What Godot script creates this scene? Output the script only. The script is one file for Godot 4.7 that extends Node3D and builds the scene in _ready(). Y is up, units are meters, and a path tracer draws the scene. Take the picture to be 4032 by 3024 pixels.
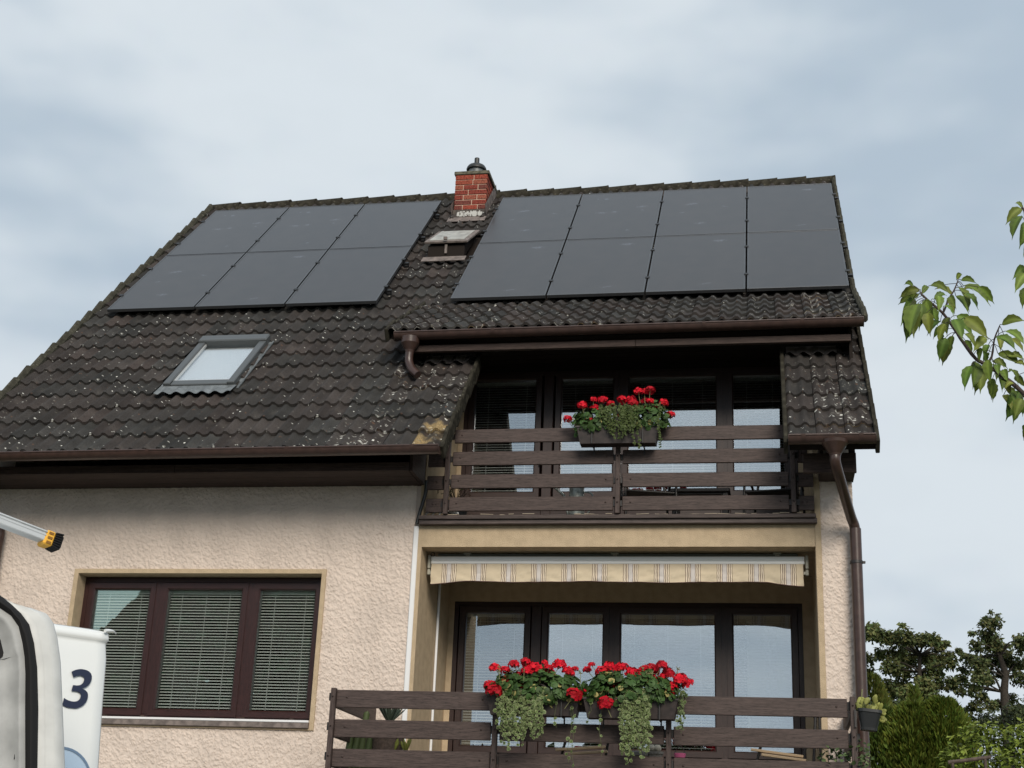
extends Node3D

# ---------------------------------------------------------------- geometry helpers
class Geo:
	var v := PackedVector3Array()
	var n := PackedVector3Array()
	var uv := PackedVector2Array()
	var c := PackedColorArray()
	var idx := PackedInt32Array()
	var col := Color(1, 1, 1)
	var off := Vector2.ZERO

	func add(p: Vector3, nn: Vector3, t: Vector2) -> int:
		v.append(p)
		n.append(nn)
		uv.append(t)
		c.append(col)
		return v.size() - 1

	func tri(a: Vector3, b: Vector3, d: Vector3, ta := Vector2.ZERO, tb := Vector2.ZERO, td := Vector2.ZERO) -> void:
		var nn := (b - a).cross(d - a).normalized()
		var i := add(a, nn, ta)
		add(b, nn, tb)
		add(d, nn, td)
		idx.append_array(PackedInt32Array([i, i + 2, i + 1]))

	func quad(a: Vector3, b: Vector3, d: Vector3, e: Vector3, ta := Vector2(0, 0), tb := Vector2(1, 0), td := Vector2(1, 1), te := Vector2(0, 1)) -> void:
		var nn := (d - a).cross(e - b).normalized()
		var i := add(a, nn, ta)
		add(b, nn, tb)
		add(d, nn, td)
		add(e, nn, te)
		idx.append_array(PackedInt32Array([i, i + 2, i + 1, i, i + 3, i + 2]))

	# an axis aligned box in the frame t, s is its full size, edges chamfered by b; uv in metres, u along the longest side
	func box(t: Transform3D, s: Vector3, b := 0.0) -> void:
		var h := s * 0.5
		var long := s.max_axis_index()
		for ax in 3:
			var u := (ax + 1) % 3
			var w := (ax + 2) % 3
			for sg in [-1.0, 1.0]:
				var q := []
				for k in 4:
					var p := Vector3.ZERO
					p[ax] = h[ax] * sg
					p[u] = (h[u] - b) * (-1.0 if k in [0, 3] else 1.0)
					p[w] = (h[w] - b) * (-1.0 if k in [0, 1] else 1.0)
					q.append(p)
				var tx := []
				for p in q:
					var au := u
					var aw := w
					if w == long:
						au = w
						aw = u
					tx.append(Vector2(p[au], p[aw] + ax * 0.13) + off)
				if sg > 0:
					quad(t * q[0], t * q[1], t * q[2], t * q[3], tx[0], tx[1], tx[2], tx[3])
				else:
					quad(t * q[3], t * q[2], t * q[1], t * q[0], tx[3], tx[2], tx[1], tx[0])
		if b <= 0.0:
			return
		for ax in 3:  # edges along ax
			var u := (ax + 1) % 3
			var w := (ax + 2) % 3
			for su in [-1.0, 1.0]:
				for sw in [-1.0, 1.0]:
					var q := []
					for k in 4:
						var p := Vector3.ZERO
						p[ax] = (h[ax] - b) * (-1.0 if k in [0, 3] else 1.0)
						if k < 2:
							p[u] = h[u] * su
							p[w] = (h[w] - b) * sw
						else:
							p[u] = (h[u] - b) * su
							p[w] = h[w] * sw
						q.append(p)
					var tx := []
					for p in q:
						tx.append(Vector2(p[long], p[(long + 1) % 3]) + off)
					if su * sw > 0:
						quad(t * q[0], t * q[1], t * q[2], t * q[3], tx[0], tx[1], tx[2], tx[3])
					else:
						quad(t * q[3], t * q[2], t * q[1], t * q[0], tx[3], tx[2], tx[1], tx[0])
		for sx in [-1.0, 1.0]:
			for sy in [-1.0, 1.0]:
				for sz in [-1.0, 1.0]:
					var a := Vector3(h.x * sx, (h.y - b) * sy, (h.z - b) * sz)
					var d := Vector3((h.x - b) * sx, h.y * sy, (h.z - b) * sz)
					var e := Vector3((h.x - b) * sx, (h.y - b) * sy, h.z * sz)
					if sx * sy * sz > 0:
						tri(t * a, t * d, t * e)
					else:
						tri(t * a, t * e, t * d)

	func bx(x0: float, x1: float, y0: float, y1: float, z0: float, z1: float, b := 0.0) -> void:
		box(Transform3D(Basis(), Vector3(x0 + x1, y0 + y1, z0 + z1) * 0.5), Vector3(absf(x1 - x0), absf(y1 - y0), absf(z1 - z0)), b)

	# a smooth sheet through rows of points (rows[i][j]); normals from the neighbours
	func sheet(rows: Array, uvs := Vector2(1, 1), uvo := Vector2.ZERO, flip := false, ring := false) -> void:
		var m := rows.size()
		var k: int = rows[0].size()
		var base := v.size()
		for i in m:
			for j in k:
				var jp := j - 1
				var jn := j + 1
				if ring:
					jp = k - 2 if j == 0 else j - 1
					jn = 1 if j == k - 1 else j + 1
				var du: Vector3 = rows[i][mini(jn, k - 1)] - rows[i][maxi(jp, 0)]
				var dv: Vector3 = rows[mini(i + 1, m - 1)][j] - rows[maxi(i - 1, 0)][j]
				var nn := dv.cross(du).normalized()
				if flip:
					nn = -nn
				add(rows[i][j], nn, Vector2(float(j) / (k - 1), float(i) / (m - 1)) * uvs + uvo)
		for i in m - 1:
			for j in k - 1:
				var a := base + i * k + j
				if flip:
					idx.append_array(PackedInt32Array([a, a + k, a + 1, a + 1, a + k, a + k + 1]))
				else:
					idx.append_array(PackedInt32Array([a, a + 1, a + k, a + 1, a + k + 1, a + k]))

	# a tube along a path; radii one per point
	func tube(path: Array, radii: Array, seg := 8, caps := true) -> void:
		var rows := []
		var up := Vector3(0.13, 0.97, 0.21)
		var last := Vector3.ZERO
		for i in path.size():
			var d: Vector3 = (path[mini(i + 1, path.size() - 1)] - path[maxi(i - 1, 0)]).normalized()
			var a := d.cross(up)
			if last != Vector3.ZERO:
				a = last - d * last.dot(d)
			if a.length() < 0.01:
				a = d.cross(Vector3(1, 0, 0))
			a = a.normalized()
			last = a
			var b := d.cross(a)
			var row := PackedVector3Array()
			for k in seg + 1:
				var t := TAU * k / seg
				row.append(path[i] + (a * cos(t) + b * sin(t)) * radii[mini(i, radii.size() - 1)])
			rows.append(row)
		sheet(rows, Vector2(1, path.size()), off, true, true)
		if caps:
			for e in [0, path.size() - 1]:
				for k in seg:
					if e == 0:
						tri(path[e], rows[e][k + 1], rows[e][k])
					else:
						tri(path[e], rows[e][k], rows[e][k + 1])

	# a profile of (radius, height) turned round the y axis of t
	func lathe(t: Transform3D, prof: Array, seg := 20) -> void:
		for i in prof.size() - 1:
			var rows := []
			for e in 2:
				var row := PackedVector3Array()
				for k in seg + 1:
					var a := TAU * k / seg
					row.append(t * Vector3(cos(a) * prof[i + e].x, prof[i + e].y, sin(a) * prof[i + e].x))
				rows.append(row)
			sheet(rows, Vector2(1, 1), Vector2.ZERO, false, true)

	# a flat polygon (counter clockwise seen from +z of t) pulled to depth d along -z
	func prism(t: Transform3D, poly: PackedVector2Array, d: float) -> void:
		var k := Geometry2D.triangulate_polygon(poly)
		if Geometry2D.is_polygon_clockwise(poly):
			poly.reverse()
			k = Geometry2D.triangulate_polygon(poly)
		for i in range(0, k.size(), 3):
			var p := [poly[k[i]], poly[k[i + 1]], poly[k[i + 2]]]
			if (p[1] - p[0]).cross(p[2] - p[0]) < 0:
				p = [p[0], p[2], p[1]]
			tri(t * Vector3(p[0].x, p[0].y, 0), t * Vector3(p[1].x, p[1].y, 0), t * Vector3(p[2].x, p[2].y, 0), p[0], p[1], p[2])
			tri(t * Vector3(p[0].x, p[0].y, -d), t * Vector3(p[2].x, p[2].y, -d), t * Vector3(p[1].x, p[1].y, -d), p[0], p[2], p[1])
		for i in poly.size():
			var a := poly[i]
			var b := poly[(i + 1) % poly.size()]
			quad(t * Vector3(b.x, b.y, 0), t * Vector3(a.x, a.y, 0), t * Vector3(a.x, a.y, -d), t * Vector3(b.x, b.y, -d), Vector2(0, 0), Vector2(a.distance_to(b), 0), Vector2(a.distance_to(b), d), Vector2(0, d))

	# a mitred frame between the rectangle and the same shrunk by w; front at z1 (chamfer ch towards the opening), back at z0
	func ring(x0: float, x1: float, y0: float, y1: float, z0: float, z1: float, w: float, ch := 0.0) -> void:
		var o := [Vector2(x0, y0), Vector2(x1, y0), Vector2(x1, y1), Vector2(x0, y1)]
		var m := [Vector2(x0 + w - ch, y0 + w - ch), Vector2(x1 - w + ch, y0 + w - ch), Vector2(x1 - w + ch, y1 - w + ch), Vector2(x0 + w - ch, y1 - w + ch)]
		var q := [Vector2(x0 + w, y0 + w), Vector2(x1 - w, y0 + w), Vector2(x1 - w, y1 - w), Vector2(x0 + w, y1 - w)]
		for i in 4:
			var j := (i + 1) % 4
			var l: float = o[i].distance_to(o[j])
			var r := [Vector3(o[i].x, o[i].y, z1), Vector3(o[j].x, o[j].y, z1), Vector3(m[j].x, m[j].y, z1), Vector3(m[i].x, m[i].y, z1)]
			quad(r[0], r[1], r[2], r[3], Vector2(0, 0), Vector2(l, 0), Vector2(l - w, w), Vector2(w, w))
			var e := [Vector3(q[i].x, q[i].y, z1 - ch), Vector3(q[j].x, q[j].y, z1 - ch)]
			if ch > 0:
				quad(r[3], r[2], e[1], e[0])
			quad(e[0], e[1], Vector3(q[j].x, q[j].y, z0), Vector3(q[i].x, q[i].y, z0), Vector2(0, 0), Vector2(l, 0), Vector2(l, 0.05), Vector2(0, 0.05))
			quad(r[1], r[0], Vector3(o[i].x, o[i].y, z0), Vector3(o[j].x, o[j].y, z0), Vector2(0, 0), Vector2(l, 0), Vector2(l, 0.05), Vector2(0, 0.05))

	func mesh() -> ArrayMesh:
		var a := []
		a.resize(Mesh.ARRAY_MAX)
		a[Mesh.ARRAY_VERTEX] = v
		a[Mesh.ARRAY_NORMAL] = n
		a[Mesh.ARRAY_TEX_UV] = uv
		a[Mesh.ARRAY_COLOR] = c
		a[Mesh.ARRAY_INDEX] = idx
		var m := ArrayMesh.new()
		m.add_surface_from_arrays(Mesh.PRIMITIVE_TRIANGLES, a)
		return m

# ---------------------------------------------------------------- node helpers
var taken := {}

func numbered(parent: Node, called: String) -> String:
	var key := str(parent.get_instance_id()) + called
	var k: int = taken.get(key, 0)
	taken[key] = k + 1
	return called if k == 0 else "%s_%03d" % [called, k]

func tag(o: Node3D, label: String, category := "", group := "", kind := "") -> Node3D:
	if label:
		o.set_meta("label", label)
	if category:
		o.set_meta("category", category)
	if group:
		o.set_meta("group", group)
	if kind:
		o.set_meta("kind", kind)
	return o

func thing(called: String, label: String, category: String, at := Vector3.ZERO, group := "") -> Node3D:
	var o := Node3D.new()
	o.name = numbered(self, called)
	add_child(o)
	o.position = at
	return tag(o, label, category, group)

# a mesh made in the world's coordinates, hung under parent (whose own place is taken off again)
func put(called: String, g, m: Material, parent: Node3D = self, local := false) -> MeshInstance3D:
	var o := MeshInstance3D.new()
	o.name = numbered(parent, called)
	o.mesh = g.mesh() if g is Geo else g
	o.material_override = m
	parent.add_child(o)
	if not local and parent != self:
		o.position = -where(parent)
	return o

func where(o: Node3D) -> Vector3:
	var p := Vector3.ZERO
	while o != self:
		p += o.position
		o = o.get_parent()
	return p

func piece(called: String, m: Mesh, mat: Material, parent: Node3D, t: Transform3D) -> MeshInstance3D:
	var o := put(called, m, mat, parent, true)
	t.origin -= where(parent)
	o.transform = t
	return o

func stuff(o: Node3D) -> Node3D:
	o.set_meta("kind", "stuff")
	return o

func lin(r: float, g: float, b: float) -> Color:
	return Color(r, g, b).linear_to_srgb()

func mat(color: Color, rough := 0.8, spec := 0.5, metal := 0.0) -> StandardMaterial3D:
	var m := StandardMaterial3D.new()
	m.albedo_color = color
	m.roughness = rough
	m.metallic_specular = spec
	m.metallic = metal
	return m

func tex(im: Image) -> ImageTexture:
	return ImageTexture.create_from_image(im)

func noise(sd: int, freq: float, oct := 4, type := FastNoiseLite.TYPE_SIMPLEX_SMOOTH) -> FastNoiseLite:
	var f := FastNoiseLite.new()
	f.seed = sd
	f.frequency = freq
	f.noise_type = type
	f.fractal_octaves = oct
	f.fractal_type = FastNoiseLite.FRACTAL_FBM if oct > 1 else FastNoiseLite.FRACTAL_NONE
	return f

# a small seamless noise texture in sRGB grey round 1, for wear on an otherwise even colour
func grey_noise(sd: int, size: int, freq: float, lo: float, hi: float, oct := 4) -> ImageTexture:
	var im := noise(sd, freq, oct).get_seamless_image(size, size)
	im.convert(Image.FORMAT_RGB8)
	var d := im.get_data()
	for i in d.size():
		d[i] = int(clampf(lerpf(lo, hi, d[i] / 255.0), 0, 1) * 255)
	return tex(Image.create_from_data(size, size, false, Image.FORMAT_RGB8, d))

func bumps(sd: int, size: int, freq: float, oct := 3) -> ImageTexture:
	var im := noise(sd, freq, oct).get_seamless_image(size, size)
	im.convert(Image.FORMAT_RGB8)
	return tex(im)

func ease01(x: float) -> float:
	x = clampf(x, 0, 1)
	return x * x * (3 - 2 * x)

# ---------------------------------------------------------------- the scene
const WALL := -12.2      # front of the house
const BACK := -13.45     # face of the glazing in the loggias
var M := {}
var rng := RandomNumberGenerator.new()
var house: Node3D
const TH := 0.767963     # pitch of the main roof
var DS := Vector3(0, -sin(TH), cos(TH))
var NR := Vector3(0, cos(TH), sin(TH))
var RP := Vector3(0, 10.001, -16.321) - Vector3(0, cos(TH), sin(TH)) * 0.12   # a point of the tiled plane

func roof_at(x: float, z: float, off := 0.0) -> Vector3:
	var p := Vector3(x, RP.y - (z - RP.z) * tan(TH), z)
	return p + NR * off

func _ready() -> void:
	rng.seed = 7
	camera_and_light()
	materials()
	ground()
	house_shell()
	roof()
	chimney_and_roof_windows()
	gutters()
	windows()
	railings()
	solar()
	awning()
	balcony_things()
	flower_boxes()
	van_and_ladder()
	garden()

func camera_and_light() -> void:
	var cam := Camera3D.new()
	cam.name = "camera"
	cam.transform = Transform3D(Basis(Vector3(0.9842573, 0.0387488, -0.1724415), Vector3(0.0211142, 0.9429047, 0.3323928), Vector3(0.1754757, -0.3308010, 0.9272426)), Vector3(0, 1.6, 0))
	cam.fov = 30.2656
	cam.near = 0.05
	cam.far = 400
	add_child(cam)
	cam.current = true
	var env := Environment.new()
	env.background_mode = Environment.BG_SKY
	env.tonemap_mode = Environment.TONE_MAPPER_LINEAR
	env.tonemap_exposure = 1.95
	env.sdfgi_enabled = true
	env.ssao_enabled = true
	env.ssil_enabled = true
	var sky := Sky.new()
	var pm := PanoramaSkyMaterial.new()
	pm.panorama = tex(cloudy_sky())
	pm.energy_multiplier = 0.50
	sky.sky_material = pm
	env.sky = sky
	var we := WorldEnvironment.new()
	we.name = "world_environment"
	we.environment = env
	add_child(we)
	var sun := DirectionalLight3D.new()
	sun.name = "veiled_sun"
	sun.light_color = Color(1.0, 0.96, 0.9)
	sun.light_energy = 0.5
	sun.light_angular_distance = 27
	sun.shadow_enabled = true
	add_child(sun)
	sun.look_at_from_position(Vector3(0.29, 0.50, 0.80) * 10, Vector3.ZERO)

# overcast sky: soft layers of pale and blue grey cloud, the same kind all round
func cloudy_sky() -> Image:
	var w := 1600
	var h := 800
	var im := Image.create(w, h, false, Image.FORMAT_RGB8)
	var a := noise(11, 1.5, 5)
	var b := noise(29, 3.6, 5)
	var fine := noise(37, 9.0, 4)
	var dark := Color8(180, 196, 211)
	var pale := Color8(220, 229, 236)
	var blobs := SKY_BLOBS
	for y in h / 2 + 6:
		var el := PI * (0.5 - (y + 0.5) / h)
		var sy := sin(el)
		var cy := cos(el)
		for x in w:
			var az := TAU * (x + 0.5) / w
			var d := Vector3(sin(az) * cy, sy, -cos(az) * cy)
			var q := Vector3(d.x, d.y * 2.3, d.z)
			var t := 0.58 + a.get_noise_3dv(q) * 0.34 + b.get_noise_3dv(q + Vector3(0, q.y * 0.6, 0)) * 0.50 + fine.get_noise_3dv(q) * 0.30
			for k in blobs:
				var e: float = k[0].dot(d)
				if e > k[1]:
					var f: float = (e - k[1]) / (1.0 - k[1])
					t += k[2] * f * f * (3 - 2 * f)
			t = ease01(t * 0.86 + 0.04)
			im.set_pixel(x, y, dark.lerp(pale, t))
	for y in range(h / 2 + 6, h):
		for x in w:
			im.set_pixel(x, y, Color8(120, 122, 112))
	return im
const SKY_BLOBS := [[Vector3(-0.430, 0.387, -0.816), 0.985, -0.34], [Vector3(-0.479, 0.400, -0.782), 0.990, -0.25], [Vector3(0.124, 0.516, -0.848), 0.980, -0.22], [Vector3(0.078, 0.391, -0.917), 0.985, -0.25], [Vector3(0.161, 0.402, -0.901), 0.988, -0.25], [Vector3(-0.483, 0.315, -0.817), 0.988, 0.45], [Vector3(-0.375, 0.491, -0.787), 0.985, 0.30], [Vector3(-0.278, 0.471, -0.837), 0.985, 0.25], [Vector3(-0.205, 0.451, -0.869), 0.985, 0.20], [Vector3(0.119, 0.217, -0.969), 0.975, 0.35], [Vector3(0.030, 0.323, -0.946), 0.985, 0.10], [Vector3(-0.104, 0.552, -0.828), 0.980, 0.15], [Vector3(-0.445, 0.500, -0.743), 0.985, 0.15], [Vector3(-0.029, 0.479, -0.877), 0.990, -0.15], [Vector3(0.107, 0.322, -0.941), 0.988, 0.30]]

# ---------------------------------------------------------------- materials
func tri_map(m: StandardMaterial3D, t: Texture2D, scale: float) -> StandardMaterial3D:
	m.albedo_texture = t
	m.uv1_triplanar = true
	m.uv1_world_triplanar = true
	m.uv1_scale = Vector3(scale, scale, scale)
	return m

func bump(m: StandardMaterial3D, t: Texture2D, cm: float) -> StandardMaterial3D:
	m.heightmap_enabled = true
	m.heightmap_texture = t
	m.heightmap_scale = cm
	return m

func materials() -> void:
	var soft := grey_noise(3, 256, 0.012, 0.93, 1.03)
	var blotch := grey_noise(5, 256, 0.02, 0.62, 1.15, 5)
	var grain := bumps(8, 256, 0.12, 3)
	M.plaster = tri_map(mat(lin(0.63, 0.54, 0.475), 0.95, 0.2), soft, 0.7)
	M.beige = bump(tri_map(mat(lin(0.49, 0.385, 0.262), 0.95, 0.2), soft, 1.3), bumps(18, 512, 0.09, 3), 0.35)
	M.beige.uv1_scale = Vector3(2.2, 2.2, 2.2)
	M.white_trim = mat(lin(0.72, 0.73, 0.74), 0.5)
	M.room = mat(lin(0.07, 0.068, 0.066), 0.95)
	M.floor = tri_map(mat(lin(0.30, 0.26, 0.2), 0.8), blotch, 1.5)
	M.concrete = tri_map(mat(lin(0.26, 0.25, 0.23), 0.9), blotch, 0.8)
	M.grass = tri_map(mat(lin(0.05, 0.075, 0.022), 0.95), blotch, 0.6)
	# wood: grain along u
	var wi := wood_image()
	M.wood = mat(lin(0.085, 0.060, 0.054), 0.62, 0.4)
	M.wood.albedo_texture = tex(wi)
	M.wood.uv1_scale = Vector3(0.7, 3.6, 1)
	bump(M.wood, M.wood.albedo_texture, 0.12)
	M.sheet = mat(lin(0.105, 0.080, 0.074), 0.55, 0.4)
	M.sheet.albedo_texture = M.wood.albedo_texture
	M.sheet.uv1_scale = Vector3(0.3, 3.0, 1)
	M.dark_wood = mat(lin(0.064, 0.043, 0.037), 0.7, 0.35)
	M.dark_wood.albedo_texture = M.wood.albedo_texture
	M.dark_wood.uv1_scale = Vector3(0.5, 3.2, 1)
	M.black_wood = mat(lin(0.020, 0.016, 0.014), 0.85, 0.2)
	M.frame = mat(lin(0.040, 0.013, 0.012), 0.38, 0.5)
	M.frame.albedo_texture = M.wood.albedo_texture
	M.frame.uv1_scale = Vector3(0.8, 5, 1)
	M.door_frame = mat(lin(0.040, 0.020, 0.017), 0.42, 0.5)
	M.door_frame.albedo_texture = M.wood.albedo_texture
	M.door_frame.uv1_scale = Vector3(0.8, 5, 1)
	# coated double glazing: a third to two fifths of the light is thrown back, the rest passes
	M.glass = half_mirror(0.42, Color(0.95, 0.97, 0.98))
	M.glass_door = half_mirror(0.28, Color(0.93, 0.96, 0.98))
	M.glass_dark = half_mirror(0.22, Color(0.86, 0.97, 0.92))
	M.blind = mat(lin(0.52, 0.56, 0.53), 0.55)
	M.curtain = mat(lin(0.75, 0.77, 0.78), 0.9)
	M.curtain.backlight_enabled = true
	M.curtain.backlight = Color(0.6, 0.6, 0.6)
	# roof
	M.tile = mat(Color.WHITE, 0.88, 0.3)
	M.tile.albedo_texture = tex(tile_image())
	M.tile.vertex_color_use_as_albedo = true
	bump(M.tile, grain, 0.12)
	M.ridge = tri_map(mat(lin(0.085, 0.078, 0.064), 0.95, 0.2), tex(lichen_image(41, 200)), 1.1)
	M.moss = tri_map(mat(lin(0.135, 0.130, 0.108), 0.95, 0.2), tex(lichen_image(43, 130)), 1.6)
	bump(M.moss, bumps(19, 256, 0.08, 4), 0.5)
	M.gutter = mat(lin(0.060, 0.034, 0.028), 0.34, 0.5)
	tri_map(M.gutter, grey_noise(52, 256, 0.03, 0.78, 1.05, 4), 1.3)
	M.lead = tri_map(mat(lin(0.20, 0.22, 0.23), 0.5, 0.5, 0.25), blotch, 2.0)
	M.grey_metal = mat(lin(0.078, 0.085, 0.088), 0.4, 0.5, 0.2)
	M.flash = tri_map(mat(lin(0.16, 0.125, 0.11), 0.7), tex(lichen_image(47, 90)), 2.5)
	M.flash_plain = tri_map(mat(lin(0.20, 0.165, 0.15), 0.7), blotch, 2.0)
	M.brick = []
	for k in [Vector3(0.34, 0.078, 0.052), Vector3(0.26, 0.060, 0.044), Vector3(0.33, 0.105, 0.070), Vector3(0.19, 0.062, 0.050), Vector3(0.33, 0.085, 0.055)]:
		M.brick.append(bump(tri_map(mat(lin(k.x, k.y, k.z), 0.92, 0.25), grey_noise(61, 128, 0.06, 0.6, 1.25, 4), 5.0), grain, 0.3))
	M.mortar = mat(lin(0.55, 0.40, 0.31), 0.95, 0.2)
	M.cap = tri_map(mat(lin(0.13, 0.12, 0.085), 0.95), blotch, 3.0)
	M.pot = mat(lin(0.022, 0.024, 0.024), 0.45)
	M.hatch_lid = tri_map(mat(lin(0.42, 0.42, 0.39), 0.5), grey_noise(66, 256, 0.02, 0.7, 1.05, 5), 1.6)
	# solar panels: dark cells under glass with a few smears
	M.solar = mat(Color.WHITE, 0.34, 0.5)
	M.solar.albedo_texture = tex(solar_image(0, 9))
	M.solar.clearcoat_enabled = true
	M.solar_faces = []
	M.solar.clearcoat = 0.3
	M.solar.clearcoat_roughness = 0.12
	for k in 4:
		var sm: StandardMaterial3D = M.solar.duplicate()
		sm.albedo_texture = tex(solar_image([0, 2, 4, 7][k], 9 + k))
		M.solar_faces.append(sm)
	M.solar_frame = mat(lin(0.075, 0.078, 0.084), 0.35, 0.6, 0.5)
	M.clamp = mat(lin(0.02, 0.021, 0.023), 0.45, 0.5, 0.3)
	# things
	M.alu = mat(lin(0.62, 0.63, 0.63), 0.38, 0.5, 0.55)
	M.awning_bar = mat(lin(0.80, 0.81, 0.80), 0.35)
	M.awning_box = mat(lin(0.36, 0.35, 0.29), 0.5)
	M.planter = tri_map(mat(lin(0.033, 0.023, 0.021), 0.5), blotch, 3.0)
	M.black_plastic = mat(lin(0.016, 0.018, 0.02), 0.4)
	M.red = mat(Color.WHITE, 0.65, 0.3)
	M.red.vertex_color_use_as_albedo = true
	M.red.backlight_enabled = true
	M.red.backlight = Color(0.25, 0.25, 0.25)
	M.leaf = mat(Color.WHITE, 0.55, 0.35)
	M.leaf.vertex_color_use_as_albedo = true
	M.leaf.backlight_enabled = true
	M.leaf.backlight = Color(0.4, 0.4, 0.4)
	M.needle = mat(Color.WHITE, 0.6, 0.3)
	M.needle.vertex_color_use_as_albedo = true
	M.needle.backlight_enabled = true
	M.needle.backlight = Color(0.85, 0.85, 0.85)
	M.stem = mat(lin(0.09, 0.11, 0.04), 0.8)
	M.bark = tri_map(mat(lin(0.045, 0.036, 0.028), 0.95), blotch, 3.0)
	M.rubber = mat(lin(0.012, 0.012, 0.013), 0.75, 0.35)
	M.van = mat(lin(0.72, 0.74, 0.74), 0.3, 0.5)
	M.van.clearcoat_enabled = true
	M.van.clearcoat = 0.7
	M.van.clearcoat_roughness = 0.06
	M.van_inner = tri_map(mat(lin(0.62, 0.63, 0.62), 0.45), grey_noise(71, 256, 0.02, 0.88, 1.04, 4), 2.0)
	M.door_panel = tri_map(mat(lin(0.40, 0.41, 0.41), 0.5), grey_noise(71, 256, 0.02, 0.84, 1.04, 4), 2.0)
	M.ink = mat(lin(0.012, 0.017, 0.045), 0.3)
	M.decal = mat(lin(0.40, 0.52, 0.66), 0.3)
	M.yellow = mat(lin(0.75, 0.40, 0.04), 0.5)
	M.zinc = tri_map(mat(lin(0.42, 0.46, 0.43), 0.5, 0.5, 0.35), blotch, 4.0)
	M.pale_wood = mat(lin(0.55, 0.40, 0.25), 0.6)
	M.steel = mat(lin(0.035, 0.033, 0.033), 0.45, 0.5, 0.4)
	M.rust = tri_map(mat(lin(0.10, 0.07, 0.055), 0.8), blotch, 6.0)

func half_mirror(share: float, tint: Color) -> StandardMaterial3D:
	var im := Image.create(4, 4, false, Image.FORMAT_RGBA8)
	im.fill(Color(1, 1, 1, share))
	var m := mat(tint, 0.0, 0.5, 1.0)
	m.albedo_texture = tex(im)
	m.transparency = BaseMaterial3D.TRANSPARENCY_ALPHA
	return m

func wood_image() -> Image:
	var w := 512
	var h := 256
	var a := noise(101, 1.0, 4)
	var b := noise(103, 1.0, 2)
	var im := Image.create(w, h, false, Image.FORMAT_RGB8)
	for y in h:
		for x in w:
			# seamless along u by walking round a circle
			var t := TAU * x / w
			var g := a.get_noise_3d(cos(t) * 1.1, sin(t) * 1.1, y * 0.085)
			var f := b.get_noise_3d(cos(t) * 3.5, sin(t) * 3.5, y * 0.30)
			var k := 0.86 + g * 0.22 + f * 0.12
			if f < -0.42:
				k -= 0.22
			k = clampf(k, 0.3, 1.0)
			im.set_pixel(x, y, Color(k, k * lerpf(0.985, 1.0, k), k * lerpf(0.97, 1.0, k)))
	return im

# 8 x 8 concrete roof tiles: dark brown grey with chips of pale lichen; rows 5 and 6 thickly grown, row 7 with ochre lichen
func tile_image() -> Image:
	var cs := 96
	var w := cs * 8
	var na := noise(201, 0.010, 3).get_image(w, w)
	var nb := noise(203, 0.16, 3).get_image(w, w)
	var im := Image.create(w, w, false, Image.FORMAT_RGB8)
	var r := RandomNumberGenerator.new()
	r.seed = 77
	var wave := noise(205, 0.11, 2)
	for cy in 8:
		for cx in 8:
			var tone := r.randf_range(0.86, 1.12)
			var red := r.randf_range(-0.008, 0.016)
			for y in cs:
				for x in cs:
					var px := cx * cs + x
					var py := cy * cs + y
					var k := tone * (0.80 + 0.28 * na.get_pixel(px, py).r + 0.30 * (nb.get_pixel(px, py).r - 0.5))
					if cy == 7:
						var o := ease01(na.get_pixel(px, py).r * 2.4 - 0.80)
						im.set_pixel(px, py, Color(0.235 * k, 0.215 * k, 0.20 * k).lerp(Color(0.56, 0.48, 0.34) * (0.7 + 0.5 * nb.get_pixel(px, py).r), o))
					else:
						im.set_pixel(px, py, Color((0.226 + red) * k, 0.218 * k, (0.212 - red * 0.2) * k))
			for b in r.randi_range(0, 3):
				var c := Vector2(r.randf() * cs, r.randf() * cs)
				var rr := r.randf_range(10, 26)
				var am := r.randf_range(0.05, 0.22)
				for y in range(maxi(0, int(c.y - rr)), mini(cs, int(c.y + rr))):
					for x in range(maxi(0, int(c.x - rr)), mini(cs, int(c.x + rr))):
						var d := Vector2(x - c.x, y - c.y).length() / rr + 0.4 * wave.get_noise_2d(x + b * 17, y + cx * 31)
						if d < 1.0:
							var p := Vector2i(cx * cs + x, cy * cs + y)
							im.set_pixelv(p, im.get_pixelv(p).lerp(Color(0.48, 0.46, 0.43), am * (1.0 - d)))
			var many := int(4 + 13 * pow(r.randf(), 1.3))
			if cy in [5, 6]:
				many = r.randi_range(16, 30)
			if cy == 7:
				many = 12
			for b in many:
				var thick: bool = cy >= 5
				var c := Vector2(r.randf_range(4, cs - 4), cs * pow(r.randf(), 0.75))
				var rx := lerpf(1.2, 5.2, pow(r.randf(), 1.8)) * (1.7 if thick else 1.0)
				var ry := lerpf(1.0, 4.4, pow(r.randf(), 1.8)) * (1.5 if thick else 1.0)
				var v := r.randf_range(0.62, 0.92)
				var col := Color(v, v * 1.0, v * 0.965)
				var kind := r.randf()
				if kind < 0.16:
					col = Color(0.36, 0.27, 0.22)
				elif kind < 0.48:
					col = Color(0.42, 0.41, 0.38)
				var hollow := thick and r.randf() < 0.5
				for y in range(int(c.y - ry * 2), int(c.y + ry * 2) + 1):
					for x in range(int(c.x - rx * 2), int(c.x + rx * 2) + 1):
						if x < 0 or y < 0 or x >= cs or y >= cs:
							continue
						var q := Vector2((x - c.x) / rx, (y - c.y) / ry)
						var d := q.length() + 0.55 * wave.get_noise_2d(x * 2.2 + b * 31 + cx * 97, y * 2.2 + cy * 61)
						if d < 1.0:
							var a := clampf((1.0 - d) * 2.0, 0, 0.92)
							if hollow and d < 0.5:
								a *= 0.35
							var p := Vector2i(cx * cs + x, cy * cs + y)
							im.set_pixelv(p, im.get_pixelv(p).lerp(col, a))
	return im

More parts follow.
